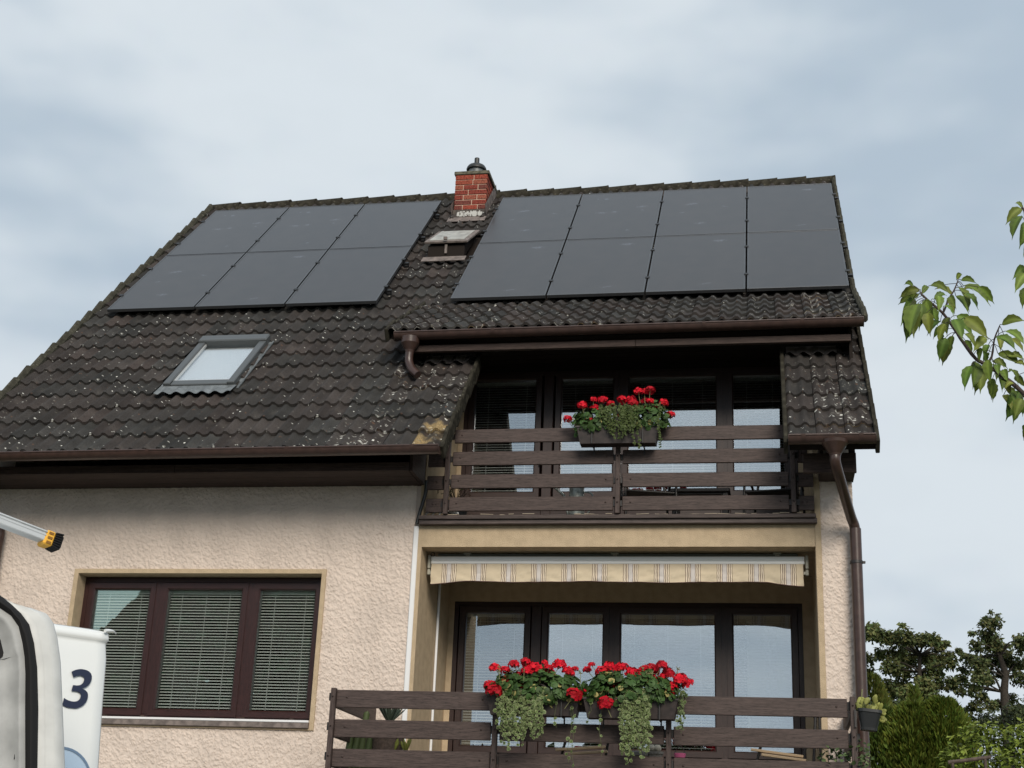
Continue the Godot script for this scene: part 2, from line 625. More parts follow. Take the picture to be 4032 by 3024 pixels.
# pale round lichen patches on a mid grey ground, to be multiplied with a colour
func lichen_image(sd: int, many: int) -> Image:
	var w := 256
	var im := noise(sd, 0.03, 5).get_seamless_image(w, w)
	im.convert(Image.FORMAT_RGB8)
	var r := RandomNumberGenerator.new()
	r.seed = sd
	for y in w:
		for x in w:
			var k := 0.42 + 0.42 * im.get_pixel(x, y).r
			im.set_pixel(x, y, Color(k, k, k * 0.97))
	for b in many:
		var c := Vector2(r.randf() * w, r.randf() * w)
		var rr := r.randf_range(1.0, 4.5)
		var v := r.randf_range(0.75, 1.0)
		for y in range(-int(rr) - 1, int(rr) + 2):
			for x in range(-int(rr) - 1, int(rr) + 2):
				var d := Vector2(x, y * r.randf_range(0.9, 1.3)).length()
				if d < rr:
					im.set_pixel(posmod(int(c.x) + x, w), posmod(int(c.y) + y, w), Color(v, v, v * 0.96))
	return im

func solar_image(smears: int, sd: int) -> Image:
	var w := 256
	var h := 448
	var im := Image.create(w, h, false, Image.FORMAT_RGB8)
	var a := noise(301 + sd, 0.012, 4)
	for y in h:
		for x in w:
			var k := 0.120 + 0.022 * a.get_noise_2d(x, y)
			if (x * 6) % w < 6 or (y * 12) % h < 12:
				k *= 0.86
			im.set_pixel(x, y, Color(k * 1.14, k * 1.0, k * 0.94))
	var r := RandomNumberGenerator.new()
	r.seed = sd
	var s := noise(303, 0.05, 4)
	for b in smears:
		var c := Vector2(r.randf_range(30, w - 30), r.randf_range(40, h - 40))
		var rx := r.randf_range(8, 26)
		var ry := r.randf_range(4, 10)
		var t := r.randf_range(-0.6, 0.6)
		for y in range(-30, 31):
			for x in range(-36, 37):
				var q := Vector2(x, y).rotated(t)
				var d := Vector2(q.x / rx, q.y / ry).length() + 0.9 * s.get_noise_2d(c.x + x * 2, c.y + y * 2)
				var p := Vector2i(int(c.x) + x, int(c.y) + y)
				if d < 1.0 and p.x >= 0 and p.y >= 0 and p.x < w and p.y < h:
					im.set_pixelv(p, im.get_pixelv(p).lerp(Color(0.36, 0.38, 0.43), clampf((1.0 - d) * 1.1, 0, 0.7)))
	return im

# ---------------------------------------------------------------- ground
func ground() -> void:
	var g := Geo.new()
	g.quad(Vector3(-180, -0.004, 60), Vector3(180, -0.004, 60), Vector3(180, -0.004, -260), Vector3(-180, -0.004, -260))
	tag(put("ground", g, M.grass), "wide green ground of the gardens all round the house", "", "", "structure")
	var d := Geo.new()
	d.quad(Vector3(-9, 0, 6), Vector3(2.2, 0, 6), Vector3(2.2, 0, -12.1), Vector3(-9, 0, -12.1))
	tag(put("driveway", d, M.concrete), "grey concrete driveway in front of the house", "", "", "structure")

# ---------------------------------------------------------------- walls
# thick swirled render: a fine sheet pushed in and out along z
func plaster_sheet(g: Geo, x0: float, x1: float, y0: float, y1: float, step: float) -> void:
	var a := noise(401, 13.0, 2)
	var b := noise(403, 34.0, 2)
	var c := noise(405, 9.0, 2)
	var nx := maxi(2, int((x1 - x0) / step))
	var ny := maxi(2, int((y1 - y0) / step))
	var rows := []
	for j in ny + 1:
		var y := lerpf(y1, y0, float(j) / ny)
		var row := PackedVector3Array()
		for i in nx + 1:
			var x := lerpf(x0, x1, float(i) / nx)
			# the trowel left overlapping scales: a height that climbs and drops back along wavy lines
			var wx := x + 0.024 * c.get_noise_2d(x * 1.9 + 9, y * 1.9)
			var wy := y * 1.35 + 0.024 * c.get_noise_2d(x * 1.9, y * 1.9 + 31)
			var s := a.get_noise_2d(wx, wy) * 2.4 - y * 12.0
			var f := s - floorf(s)
			var keep := ease01(b.get_noise_2d(x * 0.5 + 70, y * 0.5) * 1.8 + 0.72)
			var hh := keep * 0.0115 * (f if f < 0.88 else 0.88 * (1.0 - (f - 0.88) / 0.12)) + b.get_noise_2d(wx, wy) * 0.0028
			row.append(Vector3(x, y, WALL + hh - 0.006))
		rows.append(row)
	g.sheet(rows)

func house_shell() -> void:
	house = thing("house", "pink rendered house with dark tiled roof, recessed balconies and brown railings", "house", Vector3(-3.3, 0, -16.8))
	# front wall on the left, with its window opening
	var w := Geo.new()
	w.bx(-7.48, -6.39, 0, 5.0, -12.5, -12.22)
	w.bx(-3.95, -3.113, 0, 5.0, -12.5, -12.22)
	w.bx(-6.39, -3.95, 4.2, 5.0, -12.5, -12.22)
	w.bx(-6.39, -3.95, 0, 2.80, -12.5, -12.22)
	var wall := put("front_wall", w, M.plaster, house)
	var p := Geo.new()
	plaster_sheet(p, -7.48, -6.385, 2.0, 5.0, 0.0068)
	plaster_sheet(p, -3.95, -3.15, 2.0, 5.0, 0.0068)
	plaster_sheet(p, -6.385, -3.95, 4.2, 5.0, 0.0068)
	plaster_sheet(p, -6.385, -3.95, 2.0, 2.80, 0.0068)
	plaster_sheet(p, -7.48, -3.15, 0, 2.0, 0.03)
	put("render_coat", p, M.plaster, wall)
	# the pier on the right
	var pr := Geo.new()
	pr.bx(0.44, 0.722, 0, 5.02, -12.5, -12.22)
	var pier := put("pier", pr, M.plaster, house)
	var pp := Geo.new()
	plaster_sheet(pp, 0.447, 0.722, 1.9, 5.02, 0.0068)
	plaster_sheet(pp, 0.447, 0.722, 0, 1.9, 0.03)
	put("render_coat", pp, M.plaster, pier)
	var ps := Geo.new()
	ps.bx(0.395, 0.446, 2.0, 5.02, -12.5, -12.192, 0.004)
	put("pier_edge", ps, M.beige, house)
	# gables, back
	var side := Basis(Vector3(0, 0, -1), Vector3(0, 1, 0), Vector3(1, 0, 0))
	for sgn in [0, 1]:
		var gx := -7.21 if sgn == 0 else 0.718
		var gg := Geo.new()
		gg.prism(Transform3D(side, Vector3(gx, 0, 0)), PackedVector2Array([Vector2(12.23, 0), Vector2(21.4, 0), Vector2(21.4, 5.72), Vector2(16.84, 10.06), Vector2(12.26, 5.70)]), 0.26)
		put("gable_wall", gg, M.plaster, house)
	var bw := Geo.new()
	bw.bx(-7.46, 0.716, 0, 5.7, -21.6, -21.3)
	put("back_wall", bw, M.plaster, house)
	# white edge profile and the loggia walls
	var st := Geo.new()
	st.bx(-3.155, -3.110, 0, 4.605, -12.26, -12.184, 0.006)
	put("white_edge_strip", st, M.white_trim, house)
	var lo := Geo.new()
	lo.prism(Transform3D(side, Vector3(-3.075, 0, 0)), PackedVector2Array([Vector2(12.2, 1.5), Vector2(13.7, 1.5), Vector2(13.7, 6.62), Vector2(13.1, 6.62), Vector2(12.72, 6.15), Vector2(12.2, 5.66)]), 0.036)
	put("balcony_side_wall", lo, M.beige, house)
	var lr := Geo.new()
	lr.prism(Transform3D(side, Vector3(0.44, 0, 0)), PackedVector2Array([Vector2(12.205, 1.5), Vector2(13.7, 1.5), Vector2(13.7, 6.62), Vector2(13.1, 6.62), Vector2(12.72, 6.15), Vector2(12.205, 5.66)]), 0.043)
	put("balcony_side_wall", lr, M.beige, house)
	var slab := Geo.new()
	slab.bx(-3.108, 0.397, 4.415, 4.612, -13.7, -12.203)
	put("balcony_slab", slab, M.beige, house)
	var fl := Geo.new()
	fl.bx(-3.075, 0.397, 4.613, 4.692, -13.7, -12.24)
	put("balcony_floor", fl, M.floor, house)
	# flaked sheet metal edge of the balcony floor
	var e1 := Geo.new()
	e1.bx(-3.10, 0.415, 4.608, 4.652, -12.24, -12.135, 0.004)
	put("metal_edge", e1, M.sheet, house)
	var e2 := Geo.new()
	e2.off = Vector2(0.3, 0.07)
	e2.box(Transform3D(Basis(Vector3(1, 0, 0), 0.12), Vector3(-1.345, 4.674, -12.175)), Vector3(3.5, 0.036, 0.13), 0.004)
	put("metal_edge", e2, M.sheet, house)
	var flake := Geo.new()
	for k in 60:
		var x := rng.randf_range(-3.0, 0.35)
		var ww := rng.randf_range(0.02, 0.12)
		flake.box(Transform3D(Basis(Vector3(0, 1, 0), rng.randf_range(-0.2, 0.2)), Vector3(x, 4.694 + rng.randf() * 0.008, -12.165 + rng.randf_range(-0.03, 0.02))), Vector3(ww, 0.004, 0.012))
	stuff(put("peeling_paint", flake, mat(lin(0.42, 0.36, 0.28), 0.9), house))
	# walls behind and round the glazing
	var bb := Geo.new()
	bb.bx(-3.075, 0.397, 4.161, 4.414, -13.7, BACK)
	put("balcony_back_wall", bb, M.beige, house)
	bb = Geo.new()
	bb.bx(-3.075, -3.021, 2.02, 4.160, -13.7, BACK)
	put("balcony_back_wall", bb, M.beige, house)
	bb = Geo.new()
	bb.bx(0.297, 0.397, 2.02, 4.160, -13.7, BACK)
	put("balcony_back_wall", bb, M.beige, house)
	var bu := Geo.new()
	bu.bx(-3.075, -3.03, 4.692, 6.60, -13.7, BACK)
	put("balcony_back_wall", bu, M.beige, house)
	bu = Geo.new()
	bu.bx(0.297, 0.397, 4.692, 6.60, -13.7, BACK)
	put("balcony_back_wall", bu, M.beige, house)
	# terrace
	var ter := Geo.new()
	ter.bx(-3.45, 0.66, 1.80, 2.02, -13.7, -10.92)
	put("terrace_slab", ter, M.concrete, house)
	var tw := Geo.new()
	tw.bx(-3.40, 0.62, 0, 1.8, -12.19, -10.98)
	put("terrace_wall", tw, M.plaster, house)
	# dim rooms behind the glass
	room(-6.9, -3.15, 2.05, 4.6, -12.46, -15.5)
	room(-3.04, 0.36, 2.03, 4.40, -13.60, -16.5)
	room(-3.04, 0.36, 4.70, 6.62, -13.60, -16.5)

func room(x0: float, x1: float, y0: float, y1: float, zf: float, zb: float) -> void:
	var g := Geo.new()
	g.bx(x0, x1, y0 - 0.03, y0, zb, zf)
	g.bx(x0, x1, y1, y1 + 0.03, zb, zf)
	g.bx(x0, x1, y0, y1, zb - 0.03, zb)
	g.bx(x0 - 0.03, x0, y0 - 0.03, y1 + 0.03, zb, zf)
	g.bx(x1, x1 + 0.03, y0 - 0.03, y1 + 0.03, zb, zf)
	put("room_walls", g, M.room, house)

# ---------------------------------------------------------------- roof
const TW := 0.261
const GAUGE := 0.305
const EAVE := -11.41
var tile_meshes := {}
var tiles_left := 300
var roof_node: Node3D
var loose_tiles: Geo

# one double roll tile; its lower edge lies along x from 0 to w at z = 0, it runs up to z = -(gauge + 4 cm)
func tile_into(g: Geo, t: Transform3D, w: float, gauge: float, cell: int) -> void:
	var seg := 10
	var long := gauge + 0.04
	var rows := []
	var hs := []
	for j in seg + 1:
		var u := float(j) / seg
		var cc := cos(TAU * (u * 2.0 - 0.27))
		hs.append(0.034 * pow(maxf(0, (cc + 0.35) / 1.35), 0.85))
	for i in 2:
		var row := PackedVector3Array()
		var z := -long if i == 0 else 0.0
		for j in seg + 1:
			var x := w * (j / float(seg)) * 0.985
			var y: float = hs[j] + 0.026 * (1.0 + z / gauge)
			if j == seg:
				y -= 0.006
			row.append(t * Vector3(x, y, z))
		rows.append(row)
	var uo := Vector2(cell % 8, cell / 8) / 8.0 + Vector2(0.004, 0.004)
	g.sheet(rows, Vector2(0.117, 0.117), uo)
	var lip := []
	for i in 2:
		var row := PackedVector3Array()
		for j in seg + 1:
			row.append(t * Vector3(w * (j / float(seg)) * 0.985, hs[j] + 0.026 - i * 0.027, 0.003 * i))
		lip.append(row)
	g.sheet(lip, Vector2(0.117, 0.01), uo + Vector2(0, 0.112))

func tile_mesh(w: float, gauge: float, cell: int) -> ArrayMesh:
	var key := "%.4f %.4f %d" % [w, gauge, cell]
	if not tile_meshes.has(key):
		var g := Geo.new()
		tile_into(g, Transform3D(), w, gauge, cell)
		tile_meshes[key] = g.mesh()
	return tile_meshes[key]

func lay_tile(at: Vector3, frame: Basis, w: float, gauge: float, cell: int, single: bool) -> void:
	var tilt := Basis(Vector3(0, 0, 1), rng.randf_range(-0.008, 0.008)) * Basis(Vector3(0, 1, 0), rng.randf_range(-0.008, 0.008))
	var t := Transform3D(frame * tilt, at + frame.y * rng.randf_range(-0.003, 0.003))
	if single and tiles_left > 0:
		tiles_left -= 1
		piece("tile", tile_mesh(w, gauge, cell), M.tile, roof_node, t)
	else:
		tile_into(loose_tiles, t, w, gauge, cell)

func plain_cell() -> int:
	return rng.randi_range(0, 39)

func slab_on(frame: Basis, a: Vector3, x0: float, x1: float, long: float, below: float, thick: float, g: Geo) -> void:
	# a board under a roof plane: from point a of the plane down the slope
	var c := Vector3((x0 + x1) / 2, a.y, a.z) + frame.z * (long / 2) - frame.y * (below + thick / 2)
	g.box(Transform3D(frame, c), Vector3(x1 - x0, thick, long))

func roof() -> void:
	roof_node = Node3D.new()
	roof_node.name = "roof"
	house.add_child(roof_node)
	loose_tiles = Geo.new()
	var fr := Basis(Vector3(1, 0, 0), NR, DS)
	var f2a := atan2(7.458 - 6.60, 13.86 - 12.42)
	var d2 := Vector3(0, -sin(f2a), cos(f2a))
	var n2 := Vector3(0, cos(f2a), sin(f2a))
	var fd := Basis(Vector3(1, 0, 0), n2, d2)
	var dz := GAUGE * cos(TH)
	# small roof on the right, thickly grown with lichen
	for i in 9:
		for j in 3:
			if i > 5 and j < 2:
				continue
			var cell := 40 + rng.randi_range(0, 15) if (j == 1 and i < 5) or (j == 2 and i in [0, 1, 2, 3, 4]) else plain_cell()
			lay_tile(roof_at(0.175 + j * 0.236, EAVE - i * dz), fr, 0.236, GAUGE, cell, i < 8)
	# the long main slope
	for i in 25:
		for j in 32:
			var x := -7.46 + j * TW
			var z := EAVE - i * dz
			if z < -16.60:
				continue
			if x > -2.80 and z > -13.72:
				continue
			if x > -3.36 and z > -13.6 and z < -12.84:
				continue    # under the dormer
			if x > -3.92 and x + TW < -3.40 and z < -15.92:
				continue    # chimney
			if x > -4.0 and x < -3.5 and z < -14.9 and z > -15.4:
				continue    # roof hatch
			if x > -5.9 and x < -5.2 and z < -12.25 and z > -13.1:
				continue    # roof window
			var cell := plain_cell()
			var streak := absf(x - lerpf(-3.42, -3.62, clampf((z + 12.4) / 1.0, 0, 1)))
			if z > -12.75 and streak < 0.2 and x > -3.95:
				cell = 40 + rng.randi_range(0, 15)
			if i < 2 and x > -3.06 - i * 0.2:
				cell = 56 + rng.randi_range(0, 7)
			if i in [2, 3, 4] and j == 17:
				cell = 40 + rng.randi_range(0, 15)
			var seen: bool = (z > -14.0 and x < -2.7) or (x > -4.2 and x < -3.35 and z < -13.7)
			lay_tile(roof_at(x, z), fr, TW, GAUGE, cell, seen)
	# the flatter slope over the upper balcony
	var gd := 0.327
	for i in 5:
		for j in 17:
			var at := Vector3(-3.6 + j * 0.265, 6.60, -12.42) - d2 * (gd * i)
			var heavy := j > 14 or (i < 2 and j < 2) or rng.randf() < 0.16
			lay_tile(at, fd, 0.265, gd, 40 + rng.randi_range(0, 15) if heavy else plain_cell(), true)
	stuff(put("roof_tiles", loose_tiles, M.tile, roof_node))
	# verge pieces, mossy
	var vm := Geo.new()
	vm.box(Transform3D(Basis(), Vector3(0.004, -0.002, -0.16)), Vector3(0.088, 0.112, 0.345), 0.03)
	var vmesh := vm.mesh()
	var vr := Geo.new()
	vr.box(Transform3D(Basis(), Vector3(0, -0.01, -0.16)), Vector3(0.05, 0.085, 0.345), 0.018)
	var vright := vr.mesh()
	var tilt := Basis(Vector3(1, 0, 0), 0.11)
	for i in 24:
		piece("verge_tile", vmesh, M.moss, roof_node, Transform3D(fr * tilt * Basis(Vector3(0, 1, 0), rng.randf_range(-0.03, 0.03)), roof_at(-7.475, EAVE - i * dz, 0.018 + rng.randf_range(-0.004, 0.004))))
		if i > 9:
			piece("verge_tile", vright, M.moss, roof_node, Transform3D(fr * tilt, roof_at(0.915, EAVE - i * dz, 0.010)))
	var vside := Geo.new()
	vside.box(Transform3D(Basis(), Vector3(0, -0.045, -0.16)), Vector3(0.035, 0.13, 0.335), 0.006)
	var vsm := vside.mesh()
	for i in 8:
		piece("verge_tile", vsm, M.ridge, roof_node, Transform3D(fr * tilt, roof_at(0.895, EAVE - i * dz, 0.012)))
		if i < 6:
			piece("verge_tile", vsm, M.ridge, roof_node, Transform3D(fr * tilt, roof_at(0.158, EAVE - i * dz, 0.012)))
			piece("verge_tile", vsm, M.ridge, roof_node, Transform3D(fr * tilt, roof_at(-2.75, EAVE - i * dz, 0.012)))
	for i in 5:
		var at := Vector3(0.915, 6.60, -12.42) - d2 * (gd * i) + n2 * 0.010
		piece("verge_tile", vright, M.moss, roof_node, Transform3D(fd * tilt, at))
		piece("verge_tile", vsm, M.ridge, roof_node, Transform3D(fd * tilt, Vector3(-3.615, at.y, at.z)))
	# ridge
	var k := 0
	var x := -7.50
	while k < 23:
		var g := Geo.new()
		var rows := []
		for e in 4:
			var rr: float = [0.118, 0.128, 0.134, 0.118][e]
			var xx: float = [0.0, 0.36, 0.40, 0.40][e]
			var row := PackedVector3Array()
			for s in 11:
				var a := lerpf(-0.30, PI + 0.30, s / 10.0)
				row.append(Vector3(xx, sin(a) * rr, -cos(a) * rr))
			rows.append(row)
		g.sheet(rows, Vector2(1, 1), Vector2.ZERO, true)
		piece("ridge_tile", g.mesh(), M.ridge, roof_node, Transform3D(Basis(Vector3(0, 0, 1), 0.028 + rng.randf_range(-0.006, 0.006)), Vector3(x, 10.205 + rng.randf_range(-0.005, 0.005), -16.80)))
		x += 0.3657
		k += 1
	# decking and the far slope
	var top := roof_at(0, -16.78)
	var g := Geo.new()
	slab_on(fr, top, -7.45, 0.895, (16.78 - 13.80) / cos(TH), 0.035, 0.05, g)
	slab_on(fr, roof_at(0, -13.80), -7.45, -2.80, (13.80 - 11.45) / cos(TH), 0.035, 0.05, g)
	slab_on(fr, roof_at(0, -12.95), 0.19, 0.88, (12.95 - 11.45) / cos(TH), 0.035, 0.05, g)
	slab_on(fd, Vector3(0, 7.458, -13.86), -3.58, 0.895, 1.62, 0.035, 0.05, g)
	put("roof_boards", g, M.black_wood, roof_node)
	var far := Geo.new()
	var fb := Basis(Vector3(-1, 0, 0), Vector3(0, NR.y, -NR.z), Vector3(0, DS.y, -DS.z))
	far.box(Transform3D(fb, Vector3(-3.32, 10.25, -16.86) + fb.z * 3.7 - fb.y * 0.05), Vector3(8.48, 0.08, 7.4))
	put("far_roof_slope", far, M.ridge, roof_node)
	# eaves: fascia and boxed soffit left
	var ea := Geo.new()
	ea.bx(-7.45, -5.30, 4.985, 5.062, -11.72, -11.69, 0.003)
	put("fascia_board", ea, M.dark_wood, roof_node)
	var ea2 := Geo.new()
	ea2.off = Vector2(0.7, 0.1)
	ea2.bx(-5.297, -3.11, 4.985, 5.062, -11.72, -11.69, 0.003)
	put("fascia_board", ea2, M.dark_wood, roof_node)
	for s in 3:
		var so := Geo.new()
		so.off = Vector2(s * 0.37, s * 0.11)
		so.bx(-7.45, -3.112, 4.985, 5.003, -11.885 - s * 0.165, -11.723 - s * 0.165, 0.002)
		put("soffit_board", so, M.dark_wood, roof_node)
	var side := Basis(Vector3(0, 0, -1), Vector3(0, 1, 0), Vector3(1, 0, 0))
	var en := Geo.new()
	en.prism(Transform3D(side, Vector3(-3.08, 0, 0)), PackedVector2Array([Vector2(11.725, 4.99), Vector2(12.198, 4.99), Vector2(12.198, 5.70), Vector2(11.725, 5.22)]), 0.03)
	put("eave_end", en, M.dark_wood, roof_node)
	en = Geo.new()
	en.prism(Transform3D(side, Vector3(-7.42, 0, 0)), PackedVector2Array([Vector2(11.725, 4.99), Vector2(12.198, 4.99), Vector2(12.198, 5.70), Vector2(11.725, 5.22)]), 0.03)
	put("eave_end", en, M.dark_wood, roof_node)
	# right eave box on the pier
	var er := Geo.new()
	er.bx(0.30, 0.735, 4.93, 5.10, -11.74, -11.70, 0.003)
	put("fascia_board", er, M.dark_wood, roof_node)
	for s in 3:
		var so := Geo.new()
		so.off = Vector2(s * 0.4, s * 0.09)
		so.bx(0.455, 0.735, 4.985 + s * 0.002, 5.005, -11.905 - s * 0.165, -11.743 - s * 0.165, 0.002)
		put("soffit_board", so, M.dark_wood, roof_node)
	var en2 := Geo.new()
	en2.prism(Transform3D(side, Vector3(0.47, 0, 0)), PackedVector2Array([Vector2(11.75, 4.99), Vector2(12.198, 4.99), Vector2(12.198, 5.70), Vector2(11.75, 5.25)]), 0.03)
	put("eave_end", en2, M.dark_wood, roof_node)
	en2 = Geo.new()
	en2.prism(Transform3D(side, Vector3(0.732, 0, 0)), PackedVector2Array([Vector2(11.75, 4.99), Vector2(12.198, 4.99), Vector2(12.198, 5.70), Vector2(11.75, 5.25)]), 0.03)
	put("eave_end", en2, M.dark_wood, roof_node)
	for xx in [0.80, 0.88]:
		var vx := Geo.new()
		slab_on(fr, roof_at(0, -16.76), xx - 0.02, xx + 0.005, (16.76 - 11.78) / cos(TH), 0.086, 0.07, vx)
		put("barge_board", vx, M.black_wood, roof_node)
	var vb := Geo.new()
	slab_on(fr, roof_at(0, -16.76), -7.45, -7.42, (16.85 - 11.47) / cos(TH), 0.086, 0.11, vb)
	put("barge_board", vb, M.black_wood, roof_node)
	# dormer: beam, ceiling, cheeks
	var db := Geo.new()
	db.bx(-3.41, -1.2, 6.412, 6.478, -12.55, -12.50, 0.003)
	put("dormer_beam", db, M.dark_wood, roof_node)
	var db2 := Geo.new()
	db2.off = Vector2(0.45, 0.13)
	db2.bx(-1.197, 0.785, 6.412, 6.478, -12.55, -12.50, 0.003)
	put("dormer_beam", db2, M.dark_wood, roof_node)
	for s in 9:
		var ce := Geo.new()
		ce.off = Vector2(s * 0.31, s * 0.07)
		ce.bx(-3.38, 0.77, 6.60, 6.62, -12.66 - s * 0.125, -12.553 - s * 0.125, 0.003)
		put("ceiling_board", ce, M.black_wood, roof_node)
	var hb := Geo.new()
	hb.bx(-3.07, 0.40, 6.525, 6.60, -13.70, BACK - 0.01)
	put("lintel_board", hb, M.black_wood, roof_node)
	for cx in [-3.38, 0.80]:
		var ch := Geo.new()
		ch.prism(Transform3D(side, Vector3(cx, 0, 0)), PackedVector2Array([Vector2(12.56, 6.05), Vector2(13.84, 7.25), Vector2(13.84, 7.33), Vector2(12.56, 6.62)]), 0.03)
		put("dormer_cheek", ch, M.black_wood, roof_node)
	var fc := Geo.new()
	fc.bx(-3.38, -2.80, 6.28, 6.61, -12.84, -12.81)
	put("dormer_front_board", fc, M.black_wood, roof_node)
	fc = Geo.new()
	fc.bx(0.15, 0.79, 6.28, 6.61, -12.84, -12.81)
	put("dormer_front_board", fc, M.black_wood, roof_node)
	# grey wavy flashing laid on the tiles under the dormer
	for xs in [[-3.28, -2.83], [0.20, 0.66]]:
		var fl := Geo.new()
		var rows := []
		for i in 4:
			var row := PackedVector3Array()
			var z := lerpf(-12.80, -12.68, i / 3.0)
			for j in 25:
				var xx := lerpf(xs[0], xs[1], j / 24.0)
				row.append(roof_at(xx, z, 0.048 + (0.018 * cos(TAU * (xx + 7.46) / 0.1325) * i / 3.0)))
			rows.append(row)
		fl.sheet(rows)
		put("flashing", fl, M.flash_plain, roof_node)

# ---------------------------------------------------------------- chimney, roof window, hatch
func chimney_and_roof_windows() -> void:
	var ch := Node3D.new()
	ch.name = "chimney"
	house.add_child(ch)
	var x0 := -3.908
	var x1 := -3.487
	var z0 := -16.735
	var z1 := -16.118
	var core := Geo.new()
	core.bx(x0 + 0.009, x1 - 0.009, 9.3, 10.252, z0 + 0.009, z1 - 0.009)
	put("mortar", core, M.mortar, ch)
	var courses := [[0.27, 0.43, 0.30], [0.42, 0.58], [0.26, 0.46, 0.28], [0.55, 0.45], [0.27, 0.45, 0.28], [0.40, 0.60], [0.57, 0.43]]
	courses = [[0.58, 0.42], [0.26, 0.47, 0.27], [0.54, 0.46], [0.27, 0.43, 0.30], [0.42, 0.58], [0.26, 0.46, 0.28], [0.55, 0.45]]
	var hgt := 0.0722
	var sidec := [[0.36, 0.40, 0.24], [0.2, 0.4, 0.4]]
	for r in 8:
		var y0 := 9.747 - hgt + r * hgt
		for face in 4:
			var long := x1 - x0 if face % 2 == 0 else z1 - z0
			var cuts: Array = courses[r % 7] if face % 2 == 0 else sidec[r % 2]
			var at := 0.0
			for c in cuts:
				var a: float = at * long + (0.005 if at > 0 else 0.0)
				at += c
				var b: float = minf(at, 1.0) * long - (0.005 if at < 0.99 else 0.0)
				var g := Geo.new()
				var o := rng.randf_range(-0.002, 0.002)
				var ya := y0 + 0.005
				var yb := y0 + hgt - 0.005
				match face:
					0: g.bx(x0 + a, x0 + b, ya, yb, z1 - 0.03, z1 + o, 0.004)
					1: g.bx(x1 - 0.03, x1 + o, ya, yb, z1 - b - (0.031 if a == 0.0 else 0.0) + (0.031 if a == 0.0 else 0.0), z1 - a - (0.031 if a == 0.0 else 0.0), 0.004)
					2: g.bx(x0 + a, x0 + b, ya, yb, z0 - o, z0 + 0.03, 0.004)
					3: g.bx(x0 - o, x0 + 0.03, ya, yb, z1 - b, z1 - a - (0.031 if a == 0.0 else 0.0), 0.004)
				put("brick", g, M.brick[rng.randi_range(0, 4)], ch)
	var cap := Geo.new()
	cap.bx(x0 - 0.018, x1 + 0.024, 10.254, 10.302, z0 - 0.05, z1 + 0.012, 0.006)
	put("cap_slab", cap, M.cap, ch)
	var pot := Geo.new()
	var pt := Transform3D(Basis(), Vector3(-3.702, 0, -16.41))
	pot.lathe(pt, [Vector2(0.105, 10.30), Vector2(0.105, 10.50)], 20)
	put("flue", pot, M.lead, ch)
	var hat := Geo.new()
	hat.lathe(pt, [Vector2(0.10, 10.462), Vector2(0.132, 10.462), Vector2(0.134, 10.478), Vector2(0.128, 10.497), Vector2(0.112, 10.522), Vector2(0.08, 10.542), Vector2(0.045, 10.552), Vector2(0.034, 10.556)], 24)
	put("flue_hat", hat, M.pot, ch)
	var pipe := Geo.new()
	pipe.lathe(pt, [Vector2(0.034, 10.55), Vector2(0.034, 10.638), Vector2(0.031, 10.645), Vector2(0.026, 10.645), Vector2(0.026, 10.60)], 14)
	put("vent_pipe", pipe, M.pot, ch)
	# metal skirt at the foot
	var sk := Geo.new()
	sk.bx(x0 - 0.012, x1 + 0.012, 9.57, 9.745, z1, z1 + 0.014, 0.003)
	put("front_flashing", sk, M.flash, ch)
	var ck := Geo.new()
	for k in 70:
		var cx := lerpf(x0 + 0.04, x1 - 0.03, rng.randf())
		ck.bx(cx, cx + rng.randf_range(0.006, 0.03), 9.64 + rng.randf() * 0.07, 9.65 + rng.randf() * 0.075, z1 + 0.013, z1 + 0.0145 + k * 0.00001)
	stuff(put("chalky_deposit", ck, mat(lin(0.48, 0.48, 0.46), 0.95), ch))
	var sp := Geo.new()
	sp.box(Transform3D(Basis(Vector3(1, 0, 0), NR, DS), roof_at((x0 + x1) / 2, z1 + 0.135, 0.035)), Vector3(0.49, 0.008, 0.16))
	put("apron_flashing", sp, M.flash_plain, ch)
	for sx in [x0 - 0.016, x1 + 0.016]:
		var ss := Geo.new()
		var q := [roof_at(sx, z1 + 0.02, 0.03), roof_at(sx, z0, 0.03), roof_at(sx, z0, 0.17), roof_at(sx, z1 + 0.02, 0.17)]
		if sx < -3.7:
			ss.quad(q[1], q[0], q[3], q[2])
		else:
			ss.quad(q[0], q[1], q[2], q[3])
		put("side_flashing", ss, M.flash_plain, ch)

	# roof window
	var fr := Basis(Vector3(1, 0, 0), NR, DS)
	var wn := Node3D.new()
	wn.name = "roof_window"
	house.add_child(wn)
	var mid := roof_at(-5.443, -12.775)
	var t := Transform3D(fr, mid)
	var hx := 0.368
	var hz := 0.575
	var f := Geo.new()
	f.box(t * Transform3D(Basis(), Vector3(-hx + 0.037, 0.045, 0)), Vector3(0.074, 0.09, hz * 2), 0.008)
	f.box(t * Transform3D(Basis(), Vector3(hx - 0.037, 0.045, 0)), Vector3(0.074, 0.09, hz * 2), 0.008)
	f.box(t * Transform3D(Basis(), Vector3(0, 0.041, hz - 0.05)), Vector3(hx * 2 - 0.148, 0.066, 0.1), 0.008)
	put("window_casing", f, M.grey_metal, wn)
	var hd := Geo.new()
	hd.box(t * Transform3D(Basis(), Vector3(0, 0.06, -hz + 0.06)), Vector3(hx * 2 + 0.012, 0.105, 0.14), 0.012)
	put("window_hood", hd, M.grey_metal, wn)
	var ga := Geo.new()
	ga.box(t * Transform3D(Basis(), Vector3(-hx + 0.080, 0.058, 0.02)), Vector3(0.012, 0.02, 0.92))
	ga.box(t * Transform3D(Basis(), Vector3(hx - 0.080, 0.058, 0.02)), Vector3(0.012, 0.02, 0.92))
	ga.box(t * Transform3D(Basis(), Vector3(0, 0.058, hz - 0.108)), Vector3(0.58, 0.02, 0.014))
	put("glazing_bead", ga, M.alu, wn)
